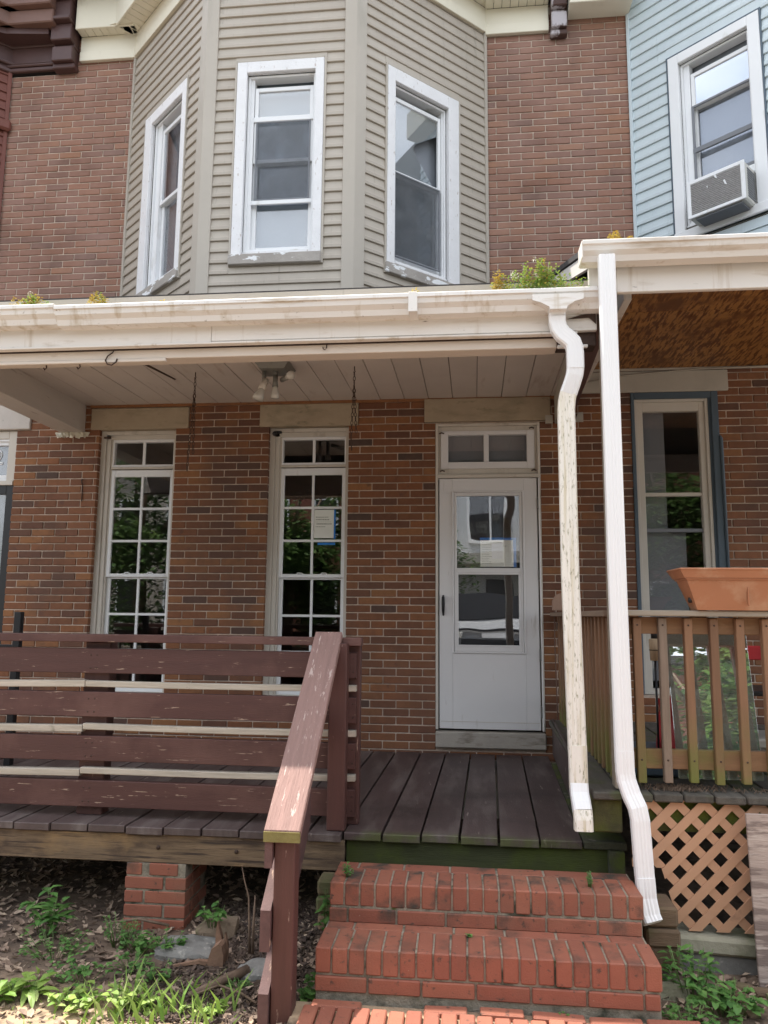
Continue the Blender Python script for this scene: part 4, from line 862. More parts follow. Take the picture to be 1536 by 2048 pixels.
# brick pier
PI=thing('brick_pier','small red brick pier holding up the deck behind the weeds','brick pier',(-1.54,-2.2,-1.6))
px0,px1,py0,py1=-1.715,-1.395,-2.345,-2.02; z=-1.262-.0
one('mortar_core','stepmortar',PI,px0+.006,px1-.006,py0+.006,py1-.006,-1.66,-1.2625)
for k in range(6):
    zc=z-.0285-k*.0665; 
    if k%2==0: fr=[(px0,px0+.095),(px0+.108,px1)]; 
    else: fr=[(px0,px0+.200),(px0+.213,px1)]
    if k==0: fr=[(px0+.005,px0+.085),(px0+.125,px1-.045)]
    for a,b_ in fr: loose_brick(PI,(a+b_)/2,py0+.048,zc,b_-a,.096,.056,key='q',c=.003,tilt=.006)
    ys=[(py0+.107,py0+.2),(py0+.212,py1)] if k%2 else [(py0+.107,py1-.1)]
    for a,b_ in ys: loose_brick(PI,px1-.048,(a+b_)/2,zc,.096,b_-a,.056,key='q',c=.003,tilt=.006)
# ================================================================= PORCH RAILING
RL=thing('porch_railing','red brown porch railing of wide horizontal boards and bare strips left of the steps','railing',(-1.7,-2.2,-1.08))
def rb(name,mt,x0,x1,z0,z1,y0=-2.212,y1=-2.172,droop=0,bow=0,n=10,label=None):
    """horizontal board with a gentle bow, built as a run of slices"""
    b=MB(); path=[]; hz=(z1-z0)/2; hy=(y1-y0)/2; c=.003
    prof=[(-hy+c,-hz),(-hy,-hz+c),(-hy,hz-c),(-hy+c,hz),(hy-c,hz),(hy,hz-c),(hy,-hz+c),(hy-c,-hz)]
    for i in range(n+1):
        t=i/n; path.append(((x0+(x1-x0)*t,(y0+y1)/2,(z0+z1)/2+droop*t+bow*math.sin(math.pi*t)),(0,1,0),(0,0,1)))
    b.sweep(prof,path); import bmesh
    o=b.build(name,mt,RL,label=label); bm=bmesh.new(); bm.from_mesh(o.data); bmesh.ops.recalc_face_normals(bm,faces=bm.faces); bm.to_mesh(o.data); bm.free(); return o
rb('top_rail','rail',-4.1,-.535,-.163,-.121,-2.235,-2.135,bow=.003)
for a,c_ in ((-.333,-.199),(-.566,-.434),(-.798,-.668),(-1.036,-.900)): rb('rail_board','rail',-4.1,-.560,a,c_,bow=.004)
for zz,dl_,dr_ in ((-.394,.016,.0),(-.622,.004,-.004),(-.853,.004,.002)):
    rb('bare_strip','stripwood',-4.1,-2.062,zz-.019-.006,zz+.017-.006,-2.216,-2.170,droop=dl_,bow=-.006)
    rb('bare_strip','stripwood',-2.058,-.560,zz-.016+.008,zz+.016+.008,-2.214,-2.170,droop=dr_+.0,bow=-.004)
for xx in (-2.035,-2.0,-.60,-.575):
    for zc in (-.266,-.50,-.733,-.968):
        for dz in (-.035,.035):
            b=MB(); b.tube([(xx,-2.211,zc+dz),(xx,-2.2135,zc+dz)],.0045,6); b.build('nail_head','iron',RL)
for xx in (-2.02,-3.6): one('post','railz',RL,xx-.07,xx+.075,-2.170,-2.082,-1.083,-.164,c=.004)
one('post','railz',RL,-.625,-.545,-2.1695,-2.10,-1.083,-.164,c=.004)
one('post','railz',RL,-.690,-.598,-2.302,-2.214,-1.083,-.148,c=.005)
# ================================================================= STAIR HANDRAIL
SH=thing('stair_handrail','red brown sloping stair handrail with a worn flat cap catching the sun','handrail',(-.70,-2.75,-1.53))
A=Vector((-.705,-2.24,-.088)); Bp=Vector((-.705,-3.215,-.838))
dv=(Bp-A); Lh=dv.length; ang=math.atan2(dv.z,dv.y)      # local +Y runs down the slope
def sloped(name,mt,w0,w1,t0,t1,l0,l1,ox_=0,vert=False,c=.004,label=None):
    b=MB(); b.box(w0,w1,l0,l1,t0,t1,c); o=b.build(name,mt,SH,label=label)
    o.rotation_euler=(ang,0,0); o.location=A-Vector(SH['_b'])+Vector((ox_,0,0)); return o
# ang points to -Y: rotate so local +Y -> slope direction
sloped('cap','cap',-.072,.072,-.036 if math.cos(ang)>0 else 0,0 if math.cos(ang)>0 else .036,0,Lh)
b=MB(); b.extr([(-3.218,-.842),(-3.218,-.880),(-3.20,-.882),(-3.20,-.842)],-.777,-.633,'x'); b.build('cap_end','postend',SH)
one('lower_post','railz',SH,-.738,-.655,-3.19,-3.103,-1.62,-.868,c=.004)
# two sloping boards on the outer side, ends cut plumb
def plumb(z0y,th,x0,x1,name,mt,yt=-2.30,yb=-3.21,h=.115):
    sl=dv.z/dv.y; b=MB()
    za=A.z-z0y
    f=lambda y:za+(y-A.y)*sl
    b.extr([(yt,f(yt)),(yb,f(yb)),(yb,f(yb)-h),(yt,f(yt)-h)],x0,x1,'x'); b.build(name,mt,SH)
plumb(.30,.038,-.782,-.742,'sloping_board','slopewood',h=.15); plumb(.60,.038,-.782,-.742,'sloping_board','slopewood',yt=-2.45,h=.16)
plumb(.045,.03,-.772,-.742,'cap_support','slopewood',yt=-2.25,h=.10)
# ================================================================= BRICK STEPS
ST=thing('brick_steps','two red brick steps leading up to the brown deck','steps',(.085,-2.8,-1.5))
sx0,sx1=-.582,.750
b=MB(); b.box(sx0+.006,sx1-.006,-2.784,-2.50,-1.62,-1.166); b.box(sx0-.006,sx1-.004,-3.050,-2.75,-1.62,-1.324); b.build('mortar','stepmortar',ST)
def rowlock(y0,zt,x0,x1,n,dep=.197,hh=.096):
    p=(x1-x0+.008)/n
    for i in range(n):
        loose_brick(ST,x0+p*i+(p-.008)/2,y0+dep/2+rnd.uniform(-.002,.002),zt-hh/2+rnd.uniform(-.0015,.0015),p-.0075,dep,hh,key='r',c=.005,tilt=.004)
def stret(y0,z0,z1,x0,x1,start,d=.09,L_=.2127):
    x=x0; e=x0+start
    while x<x1-.02:
        e2=min(e,x1); loose_brick(ST,(x+e2-.011)/2,y0+d/2,(z0+z1)/2,(e2-x)-.009,d,z1-z0,key='s',c=.004,tilt=.004); x=e2; e=x+L_
rowlock(-2.790,-1.160,sx0,sx1,20); stret(-2.792,-1.322,-1.2655,sx0,sx1,.085)
stret(-2.590,-1.225,-1.162,sx0,sx1,.10,d=.085)
rowlock(-3.060,-1.318,sx0-.008,sx1+.002,20); stret(-3.062,-1.480,-1.4235,sx0-.008,sx1+.002,.215)
stret(-2.86,-1.38,-1.320,sx0,sx1,.12,d=.07)
# side bricks of steps (right flank)
for k,z0 in enumerate((-1.322,-1.40,-1.48)): loose_brick(ST,sx1-.049,-2.68+.0*k,z0-.03,.094,.20,.056,key='t',c=.004,tilt=.004)
# ================================================================= RIGHT DECK
ND=thing('porch_deck','grey weathered porch deck of the right hand house above the lattice','porch deck',(1.8,-1.2,-.85))
x=.60; i=0
while x<3.4:
    w=.138; i+=1
    def TQ(a,y,z): return (a+.03*(y+2.5),y,z)
    one('deck_board','deckdark',ND,x+.003,x+w-.003,-2.50+rnd.uniform(-.008,.008),-.02,-.845+rnd.uniform(-.002,.002),-.808,c=.006,T=TQ); x+=w
one('rim_joist','mossbeam',ND,.80,3.4,-2.43,-2.39,-.99,-.8465,c=.003)
b=MB(); b.box(.608,.742,-2.455,-.02,-1.000,-.8465,.008,T=lambda x,y,z:(x+.040*(y+2.45),y,z)); b.build('side_beam','mossbeam',ND,label='thick mossy beam end beside the downspouts')
b=MB(); b.box(.590,.606,-1.5,-.02,-1.075,-.80,.004,T=lambda x,y,z:(x+.046*(y+2.45),y,z)); b.build('side_board','deck',ND)
one('ledger','rimmoss',ND,.80,3.4,-1.2,-1.16,-1.1,-.85)
# railing
NR=thing('porch_railing','stained cedar porch railing of the right hand house with square balusters','railing',(1.6,-2.4,-.8))
one('top_rail','cedarx',NR,.80,3.4,-2.41,-2.372,-.078,.004,c=.003); one('bottom_rail','cedarx',NR,.80,3.4,-2.41,-2.372,-.712,-.622,c=.003)
one('cap_rail','capgrey',NR,.735,3.4,-2.49,-2.35,.008,.036,c=.004)
k=0; x=.842
while x<3.3:
    b=MB(); lean=rnd.uniform(-.004,.004); b.box(x-.019,x+.019,-2.45,-2.4115,-.768+rnd.uniform(-.004,.004),-.001,.003,T=lambda a,y,z,l=lean:(a+l*z,y,z)); b.build('baluster','greybaluster' if k==1 else 'baluster',NR,label='split grey baluster' if k==1 else None)
    b=MB(); b.tube([(x,-2.451,-.035),(x,-2.449,-.035)],.005,6); b.tube([(x,-2.451,-.665),(x,-2.449,-.665)],.005,6); b.build('nail_head','iron',NR)
    x+=.1195; k+=1
one('side_cap_rail','cedary',NR,.700,.835,-2.35,-.05,.004,.034,c=.004)
one('side_top_rail','cedary',NR,.785,.82,-2.35,-.05,-.078,.002,c=.003); one('side_bottom_rail','cedary',NR,.785,.82,-2.35,-.05,-.712,-.622,c=.003)
y=-2.30
while y>-2.4 and y<-.1:
    one('baluster','baluster',NR,.745,.783,y-.019,y+.019,-.80,.002,c=.003); y+=.118
# planter
PLn=thing('planter_box','long terracotta plastic planter box standing on the cedar railing','planter',(1.5,-2.5,.03))
def pl(x,z,e=0): return x
b=MB(); zb,zt=.038,.178
vs=[(1.112,-2.505,zb),(2.2,-2.505,zb),(2.2,-2.395,zb),(1.112,-2.395,zb),(1.055,-2.555,zt),(2.28,-2.555,zt),(2.28,-2.375,zt),(1.055,-2.375,zt)]
b.poly(vs,[(0,1,2,3),(4,5,6,7),(0,1,5,4),(1,2,6,5),(2,3,7,6),(3,0,4,7)]); b.build('tub','terracotta',PLn)
b=MB(); b.box(1.047,2.29,-2.565,-2.37,.178,.190,.003); b.build('rim_ledge','terracotta',PLn)
b=MB(); vs=[(1.040,-2.57,.188),(2.30,-2.57,.188),(2.30,-2.365,.188),(1.040,-2.365,.188),(1.020,-2.585,.222),(2.33,-2.585,.222),(2.33,-2.355,.222),(1.020,-2.355,.222)]
b.poly(vs,[(0,1,2,3),(4,5,6,7),(0,1,5,4),(1,2,6,5),(2,3,7,6),(3,0,4,7)]); b.box(1.015,2.336,-2.590,-2.350,.222,.234,.004); b.build('rim','terracotta',PLn)
b=MB(); b.tube([(1.100,-2.47,.085),(1.082,-2.47,.085)],.013,8); b.build('drain_plug','black',PLn)
b=MB(); b.box(1.06,2.27,-2.55,-2.38,.20,.214,.004); b.build('potting_soil','soil',PLn)
one('bracing_rib','terracotta',PLn,1.33,1.336,-2.545,-2.53,.06,.176)
# leaning glass
b=MB(); b.box(1.035,1.43,-.004,.004,-.722,.02,.001); o=b.build('glass_panel',GLT,None,label='sheet of glass with a painted pale reflection leaning behind the cedar balusters',cat='glass sheet')
o.location=(0,-2.20,-.06); o.rotation_euler=(R(-11),0,0)
# things on the neighbour porch
t=thing('torch_lamp','striped straw covered lamp on a black pole behind the right hand railing','lamp',(1.02,-2.05,-.8))
b=MB(); b.tube([(1.018,-2.05,-.225),(1.018,-2.05,-.115),(1.018,-2.05,-.11)],[.026,.030,.02],12); b.build('cover','rope',t)
b=MB(); b.tube([(1.018,-2.05,-.112),(1.018,-2.05,-.07)],.018,8); b.tube([(1.018,-2.05,-.80),(1.018,-2.05,-.22)],.006,6); b.build('pole','black',t)
b=MB(); b.tube([(1.018,-2.05,-.168),(1.018,-2.05,-.172)],.031,12); b.build('band','black',t)
b=MB()
pts=[(1.16,-2.0,-.67,.14),(1.12,-2.0,-.62,.12),(1.10,-2.0,-.56,.075),(1.085,-2.0,-.51,.055),(1.09,-2.0,-.47,.075),(1.12,-2.0,-.455,.05)]
b.tube([p[:3] for p in pts],[p[3] for p in pts],9); o=b.build('red_tarpaulin','red',None,label='crumpled red plastic tarpaulin on a dark crate behind the balusters',cat='tarpaulin')
b=MB(); b.box(.86,1.45,-2.15,-1.8,-.80,-.68,.01); b.build('storage_crate','blueframe',None,label='low dark grey crate under the red tarpaulin',cat='crate')
fc=thing('folding_chair','black folding chair with a red back strap at the right edge of the porch','chair',(1.55,-1.9,-.8))
one('seat','black',fc,1.36,1.78,-2.05,-1.65,-.40,-.375,c=.006); one('back_strap','red',fc,1.36,1.80,-1.66,-1.64,-.235,-.155,c=.004)
for xx in (1.37,1.77):
    b=MB(); b.tube([(xx,-2.08,-.80),(xx,-1.66,-.10)],.012,6); b.build('leg','black',fc); b=MB(); b.tube([(xx,-1.6,-.80),(xx,-2.03,-.38)],.012,6); b.build('leg','black',fc)
one('cushion','stonegrey',fc,1.385,1.75,-2.03,-1.68,-.67,-.62,c=.01)
b=MB(); b.extr([(.62,.045),(.79,.045),(.79,.115),(.76,.155),(.70,.17),(.645,.15),(.62,.11)],-.92,-.89,'y'); b.build('wall_plaque','tanwood',None,label='rounded tan wooden plaque half hidden by the streaked downspout',cat='plaque')
b=MB(); b.tube([(.742,-.008,.14),(.738,-.010,-.2),(.745,-.010,-.6),(.75,-.012,-.98)],.0045,5); b.build('wall_cable','conduit',None,label='thin brown cable running down the brick right of the storm door',cat='cable')
# ================================================================= LATTICE
LT=thing('lattice_panel','peach plastic lattice panel under the right hand deck with a broken corner','lattice',(1.2,-2.45,-1.1))
lx0,lx1,lz0,lz1=.78,1.40,-1.410,-.835
def clip(seg,halfw,dr,y0,y1):
    # strip along direction dr clipped to the panel and to the broken corner by sampling
    pass
import bmesh
def strip(cx,cz,dr,y0,y1,brk):
    L2=1.2; n=Vector((-dr[1],dr[0]))*.0195; pts=[Vector((cx,cz))-Vector(dr)*L2+n*s_ for s_ in (1,-1)]+[Vector((cx,cz))+Vector(dr)*L2-n*s_ for s_ in (1,-1)]
    poly=pts
    def cut(poly,a,b_,c_):
        outp=[]
        for i in range(len(poly)):
            p,q=poly[i],poly[(i+1)%len(poly)]; fp=a*p.x+b_*p.y-c_; fq=a*q.x+b_*q.y-c_
            if fp>=0: outp.append(p)
            if (fp>=0)!=(fq>=0): outp.append(p+(q-p)*(fp/(fp-fq)))
        return outp
    for pl_ in ((1,0,lx0),(-1,0,-lx1),(0,1,lz0),(0,-1,-lz1)): 
        if len(poly)>2: poly=cut(poly,*pl_)
    if len(poly)<3: return
    res=[poly]
    if brk:
        # remove region x<bx and z<bz (broken lower left corner)
        a=cut(poly,1,0.28,.925-.28*1.2); c1=cut(cut(poly,-1,-.28,-(.925-.28*1.2)),0,1,-1.145); res=[r for r in (a,c1) if len(r)>2]
    for r_ in res:
        b=MB(); b.extr([(p.x,p.y) for p in r_],y0,y1,'y'); b.build('lattice_strip','lattice',LT)
s2=math.sqrt(.5)
for i in range(-12,13):
    strip(1.1+i*.1225,-1.11,(s2,s2),-2.462,-2.456,True); strip(1.125+i*.1225,-1.11,(s2,-s2),-2.4555,-2.449,True)
b=MB(); b.box(1.262,1.75,-2.56,-2.545,-1.585,-.868,.002,T=lambda x,y,z:(x-.0*z+.012*(-.868-z),y-.04*(-.868-z),z)); b.build('plywood_sheet','plywood',None,label='grey pink plywood sheet leaning in front of the lattice at the right edge',cat='plywood')
# slab and blocks
def rocky(name,mt,c,r,label,cat,seed=0,sub=3):
    me=bpy.data.meshes.new(name); bm=bmesh.new(); bmesh.ops.create_icosphere(bm,subdivisions=sub,radius=1)
    for v in bm.verts:
        n=noise.noise(v.co*1.5+Vector((seed,seed*2,0)))*.35+noise.noise(v.co*4+Vector((seed,0,seed)))*.10
        p=v.co*(1+n); p=Vector((max(-.85,min(.85,p.x)),max(-.85,min(.85,p.y)),max(-.8,min(.8,p.z)))); v.co=Vector((p.x*r[0],p.y*r[1],p.z*r[2]))
    bm.to_mesh(me); bm.free(); me.materials.append(M[mt]); o=bpy.data.objects.new(name,me); COL.objects.link(o); o.location=c
    o['label']=label; o['category']=cat; return o
b=MB()
import random as _r
b.box(.93,1.60,-2.50,-2.33,-1.490,-1.415,.014,T=lambda x,y,z:(x,y+.01*math.sin(x*17),z-.04*(x-.93)*1+.006*math.sin(x*23))); b.build('concrete_slab','slab',None,label='broken mossy concrete slab under the peach lattice',cat='slab')
b=MB(); b.box(.95,1.62,-2.47,-2.33,-1.60,-1.492,.012,T=lambda x,y,z:(x,y,z-.04*(x-.93))); b.build('footing_stone','rock',None,label='dark stone footing beneath the mossy slab',cat='stone')
for i,(z0,z1,xa,xb,yy,lb) in enumerate(((-1.345,-1.26,.800,.935,-2.62,'top block'),(-1.425,-1.35,.795,.940,-2.63,'middle block'),(-1.52,-1.43,.79,.935,-2.62,'bottom block'))):
    b=MB(); b.box(xa,xb,yy,yy+.18,z0,z1,.010); b.build('timber_block','block',None,label='old brown timber block, %s of the stack beside the downspout foot'%lb.split()[0],cat='block',group='timber blocks stacked beside the downspout foot')
rocky('garden_rock','slab',(.86,-2.70,-1.60),(.10,.08,.10),'mossy stone at the foot of the timber block stack','rock',5)
rocky('garden_rock','rock',(-1.27,-2.62,-1.55),(.16,.12,.055),'flat grey rock in front of the brick pier','rock',1)
rocky('garden_rock','rockbrown',(-1.19,-2.42,-1.535),(.11,.10,.075),'round brown rock just right of the brick pier','rock',2)
rocky('garden_rock','rock',(-.87,-2.78,-1.56),(.13,.10,.06),'half buried grey rock left of the handrail post','rock',3)
for i,(x_,y_,z_) in enumerate(((-.625,-2.42,-1.30),(-.63,-2.42,-1.38),(-.62,-2.42,-1.46))):
    b=MB(); b.box(x_-.075,x_+.035,y_-.05,y_+.08,z_-.035,z_+.038,.012); b.build('timber_block','block',None,label=('mossy timber block beside the steps, %s of its stack'%('topmost','middle','lowest')[i]),cat='block',group='mossy timber blocks left of the brick steps')
# stump and sticks
b=MB(); b.extr([(-1.145,-1.60),(-1.065,-1.60),(-1.060,-1.50),(-1.070,-1.465),(-1.085,-1.455),(-1.115,-1.475),(-1.13,-1.52)],-2.76,-2.70,'y')
b.extr([(-1.115,-1.58),(-1.085,-1.58),(-1.09,-1.45),(-1.112,-1.385),(-1.118,-1.44)],-2.70,-2.675,'y'); b.extr([(-1.09,-1.58),(-1.055,-1.58),(-1.062,-1.47),(-1.075,-1.43),(-1.085,-1.50)],-2.698,-2.68,'y')
b.tube([(-1.08,-2.72,-1.56),(-1.17,-2.76,-1.53),(-1.28,-2.78,-1.545)],[.02,.012,.006],5); b.sm=False
b.build('tree_stump','stump',None,label='small split tree stump in the mulch left of the steps',cat='stump')
def stick(pts,r,lb):
    b=MB(); b.tube(pts,r,6); b.build('stick','twig',None,label=lb,cat='stick')
stick([(-.98,-2.62,-1.56),(-.985,-2.62,-1.42),(-.995,-2.61,-1.30),(-1.02,-2.60,-1.235),(-1.035,-2.60,-1.17)],[.008,.006,.004,.003,.0015],'tall thin pale twig standing upright left of the handrail post')
stick([(-.965,-2.63,-1.56),(-.962,-2.63,-1.40),(-.96,-2.625,-1.29)],[.007,.006,.0025],'shorter reddish twig standing beside the tall pale twig')
stick([(-1.12,-3.02,-1.545),(-1.03,-2.93,-1.535),(-.93,-2.82,-1.525)],[.010,.018,.022],'thick brown stick lying diagonally on the mulch')
stick([(-1.10,-3.03,-1.54),(-1.0,-3.0,-1.51),(-.90,-3.03,-1.52),(-.82,-3.08,-1.53)],.005,'thin curved grey stick lying near the handrail post')
stick([(-1.75,-2.4,-1.53),(-1.60,-2.42,-1.50),(-1.45,-2.40,-1.53)],.007,'thin stick lying in the shade left of the pier')
# black railing of left porch
IR=thing('iron_railing','black metal railing post of the left hand porch','railing',(-3.3,-1.3,-1.1))
one('post','black',IR,-3.24,-3.19,-1.03,-.98,-1.08,.0,c=.003); one('hand_bar','black',IR,-4.5,-3.24,-1.02,-.99,-.27,-.235,c=.003)
for k in range(9): one('bar','black',IR,-3.36-k*.12,-3.345-k*.12,-1.012,-.998,-1.0,-.27)
one('hand_bar','black',IR,-4.5,-3.24,-1.02,-.99,-1.0,-.965,c=.003)
# ================================================================= NOTICES
def notice(x0,x1,z0,z1,y,label,T,lines,back=None):
    t=thing('paper_notice',label,'notice',((x0+x1)/2,y,z0))
    one('sheet','paper',t,x0,x1,y,y+.0008,z0,z1)
    b=MB()
    for (a,c_,zc,h) in lines:
        x=x0+(x1-x0)*a; xe=x0+(x1-x0)*c_; zz=z0+(z1-z0)*zc
        while x<xe:
            w=rnd.uniform(.006,.016); b.box(x,min(x+w,xe),y-.0006,y-.0001,zz-h/2,zz+h/2); x+=w+.0035
    b.build('print','ink',t)
    for q in T: one('tape','tape',t,*q)
notice(-1.268,-1.082,.642,.888,.0785,'paper notice with blue tape in the middle grid window','',[(.12,.75,.72,.006),(.10,.80,.64,.007),(.08,.86,.56,.003),(.14,.92,.50,.008),(.12,.50,.42,.006)]) if False else None
NT=thing('paper_notice','white paper notice edged with blue tape in the middle grid window','notice',(-1.17,.09,.64))
NY=.0815
one('sheet','paper',NT,-1.266,-1.092,NY,NY+.0008,.650,.895)
b=MB()
for (a,c_,zc,h) in [(.10,.72,.74,.006),(.10,.78,.65,.007),(.08,.86,.57,.002),(.14,.90,.50,.008),(.10,.58,.40,.005)]:
    x=-1.266+.174*a; xe=-1.266+.174*c_; zz=.65+.245*zc
    while x<xe: w=rnd.uniform(.006,.016); b.box(x,min(x+w,xe),NY-.001,NY-.0002,zz-h/2,zz+h/2); x+=w+.003
b.build('print','ink',NT)
one('tape','tape',NT,-1.0915,-1.077,NY+.001,NY+.0018,.64,.895); one('tape','tape',NT,-1.23,-1.078,NY+.001,NY+.0018,.592,.612)
NT=thing('paper_notice','white printed notice edged with blue tape behind the storm door glass','notice',(.3,.02,.39))
NY=.020
one('sheet','paper',NT,.152,.422,NY,NY+.0008,.405,.625)
b=MB()
for k in range(13):
    zz=.605-k*.0145; a=.165; e=.165+rnd.uniform(.05,.09) if k>3 else .165+rnd.uniform(.16,.23); x=a
    while x<e: w=rnd.uniform(.004,.012); b.box(x,min(x+w,e),NY-.001,NY-.0002,zz-.002,zz+.002); x+=w+.003
b.build('print','ink',NT); one('slip','vinyl',NT,.245,.335,NY-.002,NY-.0012,.47,.60)
one('tape','tape',NT,.15,.446,NY+.001,NY+.0018,.625,.645); one('tape','tape',NT,.422,.446,NY+.001,NY+.0018,.40,.625)
# ================================================================= PLANTS
def leaf(b,p,d,L_,w,up=.3):
    """one bent leaf of six vertices, folded along its rib"""
    p=Vector(p); d=Vector(d).normalized(); s=d.cross(Vector((0,0,1))); 
    if s.length<.05: s=Vector((1,0,0))
    s.normalize(); n=s.cross(d)
    k=len(b.v); q=[p,p+d*L_*.35+s*w*.5+n*w*.12,p+d*L_*.35-s*w*.5+n*w*.12,p+d*L_*.72+s*w*.38-Vector((0,0,L_*.10)),p+d*L_*.72-s*w*.38-Vector((0,0,L_*.10)),p+d*L_-Vector((0,0,L_*.28)),p+d*L_*.5]
    b.v+=[tuple(x) for x in q]; b.f+=[[k,k+1,k+6],[k,k+6,k+2],[k+1,k+3,k+6],[k+2,k+6,k+4],[k+3,k+5,k+6],[k+4,k+6,k+5]]
def weed(x,y,n,h,r,lw,label,mt='green',cat='weed',seed=0,group=None,z=None,L_=None):
    rg=random.Random(seed); t=thing('weed',label,cat,(x,y,gz(x,y) if z is None else z),group)
    z0=gz(x,y)-.005 if z is None else z; b=MB(); st=MB()
    for i in range(n):
        a=rg.uniform(0,6.283); rr=r*math.sqrt(rg.random()); hx,hy=x+rr*math.cos(a),y+rr*math.sin(a)*.7; hh=h*rg.uniform(.4,1)
        st.tube([(x+(hx-x)*.4,y+(hy-y)*.4,z0),(hx,hy,z0+hh)],.0018,3)
        for k in range(rg.randint(3,5)):
            a2=rg.uniform(0,6.283); zz=z0+hh*rg.uniform(.45,1)
            leaf(b,(hx,hy,zz),(math.cos(a2),math.sin(a2),rg.uniform(-.1,.5)),(L_ or lw*1.5)*rg.uniform(.45,1.0)*.8,lw*rg.uniform(.5,.9)*.85)
    b.build('foliage',mt,t); st.build('stem','stem',t)
weed(-1.87,-2.72,34,.10,.19,.026,'broad low patch of small leaved weeds at the far left of the yard',seed=1)
weed(-1.62,-2.58,26,.15,.085,.020,'bushy upright weed left of the brick pier',seed=2)
weed(-2.02,-2.52,16,.22,.09,.05,'long leaved weed at the left edge beneath the deck',seed=3,L_=.15)
weed(-1.50,-2.62,16,.10,.09,.042,'round leaved weed directly in front of the brick pier',seed=4)
weed(-1.36,-2.66,16,.12,.08,.034,'clover like weed at the front right corner of the brick pier',seed=5)
weed(-1.20,-2.50,10,.12,.06,.045,'bright weed on the brown rock beside the pier',seed=6,z=-1.49)
weed(-1.32,-2.88,12,.09,.09,.032,'cluster of round leaves in the middle of the yard',seed=7)
weed(-1.62,-2.95,16,.08,.15,.036,'leafy weed patch just behind the sunlit grass on the left',seed=8)
weed(-1.80,-3.12,14,.10,.10,.060,'broad leaved sunlit weed in the bottom left corner',seed=9,mt='grass',L_=.14)
weed(-1.55,-3.13,20,.09,.10,.045,'sunlit leafy weed left of the bright grass',seed=10,mt='grass')
weed(-1.33,-3.10,22,.10,.12,.040,'sunlit leafy weed in the middle of the bright grass',seed=31,mt='grass')
weed(-1.02,-3.12,14,.07,.08,.030,'sunlit small weed right of the bright grass',seed=32,mt='grass')
weed(-1.45,-2.80,14,.08,.09,.030,'sparse green weed on the leaf litter before the pier',seed=33)
weed(-.94,-2.92,30,.05,.06,.014,'small feathery green tuft left of the handrail post',seed=11)
weed(-.615,-2.62,9,.26,.03,.048,'climbing weed in the gap between handrail and steps',seed=12,z=-1.50)
weed(-.62,-2.98,10,.12,.05,.055,'pale weed at the left foot of the lower step',seed=13)
weed(.95,-2.74,24,.22,.13,.038,'tall leafy weed at the right foot of the brick steps',seed=14,L_=.085)
weed(1.05,-2.86,26,.13,.13,.050,'low round leaved weed in front of the mossy slab',seed=15)
weed(.87,-2.98,18,.10,.10,.035,'low weed beside the right end of the brick path',seed=16)
weed(-.515,-2.71,9,.06,.02,.020,'tiny weed sprouting on the left end of the upper step',seed=17,z=-1.165)
weed(.545,-2.71,14,.075,.02,.010,'tiny feathery sprig on the right of the upper step',seed=18,z=-1.165)
weed(.02,-2.88,4,.02,.012,.016,'tiny sprout in the joint behind the lower step',seed=19,z=-1.322)
weed(.38,-3.09,6,.03,.02,.018,'tiny sprout in the gap before the right half of the lower step',seed=20,z=-1.52)
weed(.16,-3.09,5,.03,.02,.016,'tiny sprout in the gap before the middle of the lower step',seed=21,z=-1.52)
# sedum in the gutters
def sedum(x,y,z,n,h,r,label,ym=.3,seed=0,fl=0):
    rg=random.Random(seed+50); t=thing('sedum_plant',label,'plant',(x,y,z)); b=MB(); c=MB(); f=MB()
    for i in range(n):
        hx=x+rg.gauss(0,r*.5); hh=h*rg.uniform(.4,1)*(1-.5*min(1,abs(hx-x)/r/1.4)); hy=y+rg.uniform(-.03,.03); tgt=c if rg.random()<ym else b
        m_=int(16*hh/h)+8
        for k in range(m_):
            t_=k/m_; a=rg.uniform(0,6.283); wid=.020*(1.15-t_)
            px,py,pz=hx+wid*math.cos(a),hy+wid*math.sin(a),z+hh*(.25+.75*t_)
            leaf(tgt,(px,py,pz),(math.cos(a),math.sin(a),.7),.014,.009)
    for i in range(fl):
        hx=x+rg.uniform(-r,r)*.8; hz=z+h*rg.uniform(.5,1)
        for k in range(26): 
            v=Vector((rg.gauss(0,1),rg.gauss(0,1),rg.gauss(0,1))).normalized()*.010; leaf(f,Vector((hx,y-.01,hz))+v,v,.006,.005)
    if b.v:b.build('leaves','sedum',t)
    if c.v:c.build('yellow_leaves','sedumy',t)
    if f.v:f.build('flower_head','flower',t)
sedum(.405,-2.49,1.62,110,.23,.18,'large green sedum clump with white flowers growing in the porch gutter',.15,1,5)
sedum(.20,-2.49,1.63,20,.16,.06,'yellow green sedum beside the large clump in the gutter',.75,2)
sedum(-.25,-2.49,1.62,7,.085,.045,'small yellow sprig above the gutter strap',.7,3)
sedum(-.12,-2.49,1.62,3,.06,.03,'pair of tiny sprigs in the gutter between strap and sedum clump',.5,4,1)
sedum(-1.98,-2.49,1.64,18,.12,.05,'yellow sedum tuft in the gutter above the large hook',.7,5)
sedum(-2.36,-2.49,1.64,34,.12,.11,'wide yellow sedum tuft at the far left of the gutter',.5,6,1)
sedum(-1.02,-2.49,1.63,5,.055,.03,'tiny yellow sprig in the gutter below the middle bay window',.8,7)
sedum(-1.6,-2.49,1.64,2,.045,.02,'single tiny sprig in the gutter left of the middle bay window',.8,8)
sedum(.775,-2.53,1.86,9,.085,.04,'yellow sprig in the right hand porch gutter near its end',.9,9)
sedum(.87,-2.53,1.86,8,.065,.04,'second yellow sprig in the right hand porch gutter',.9,10)
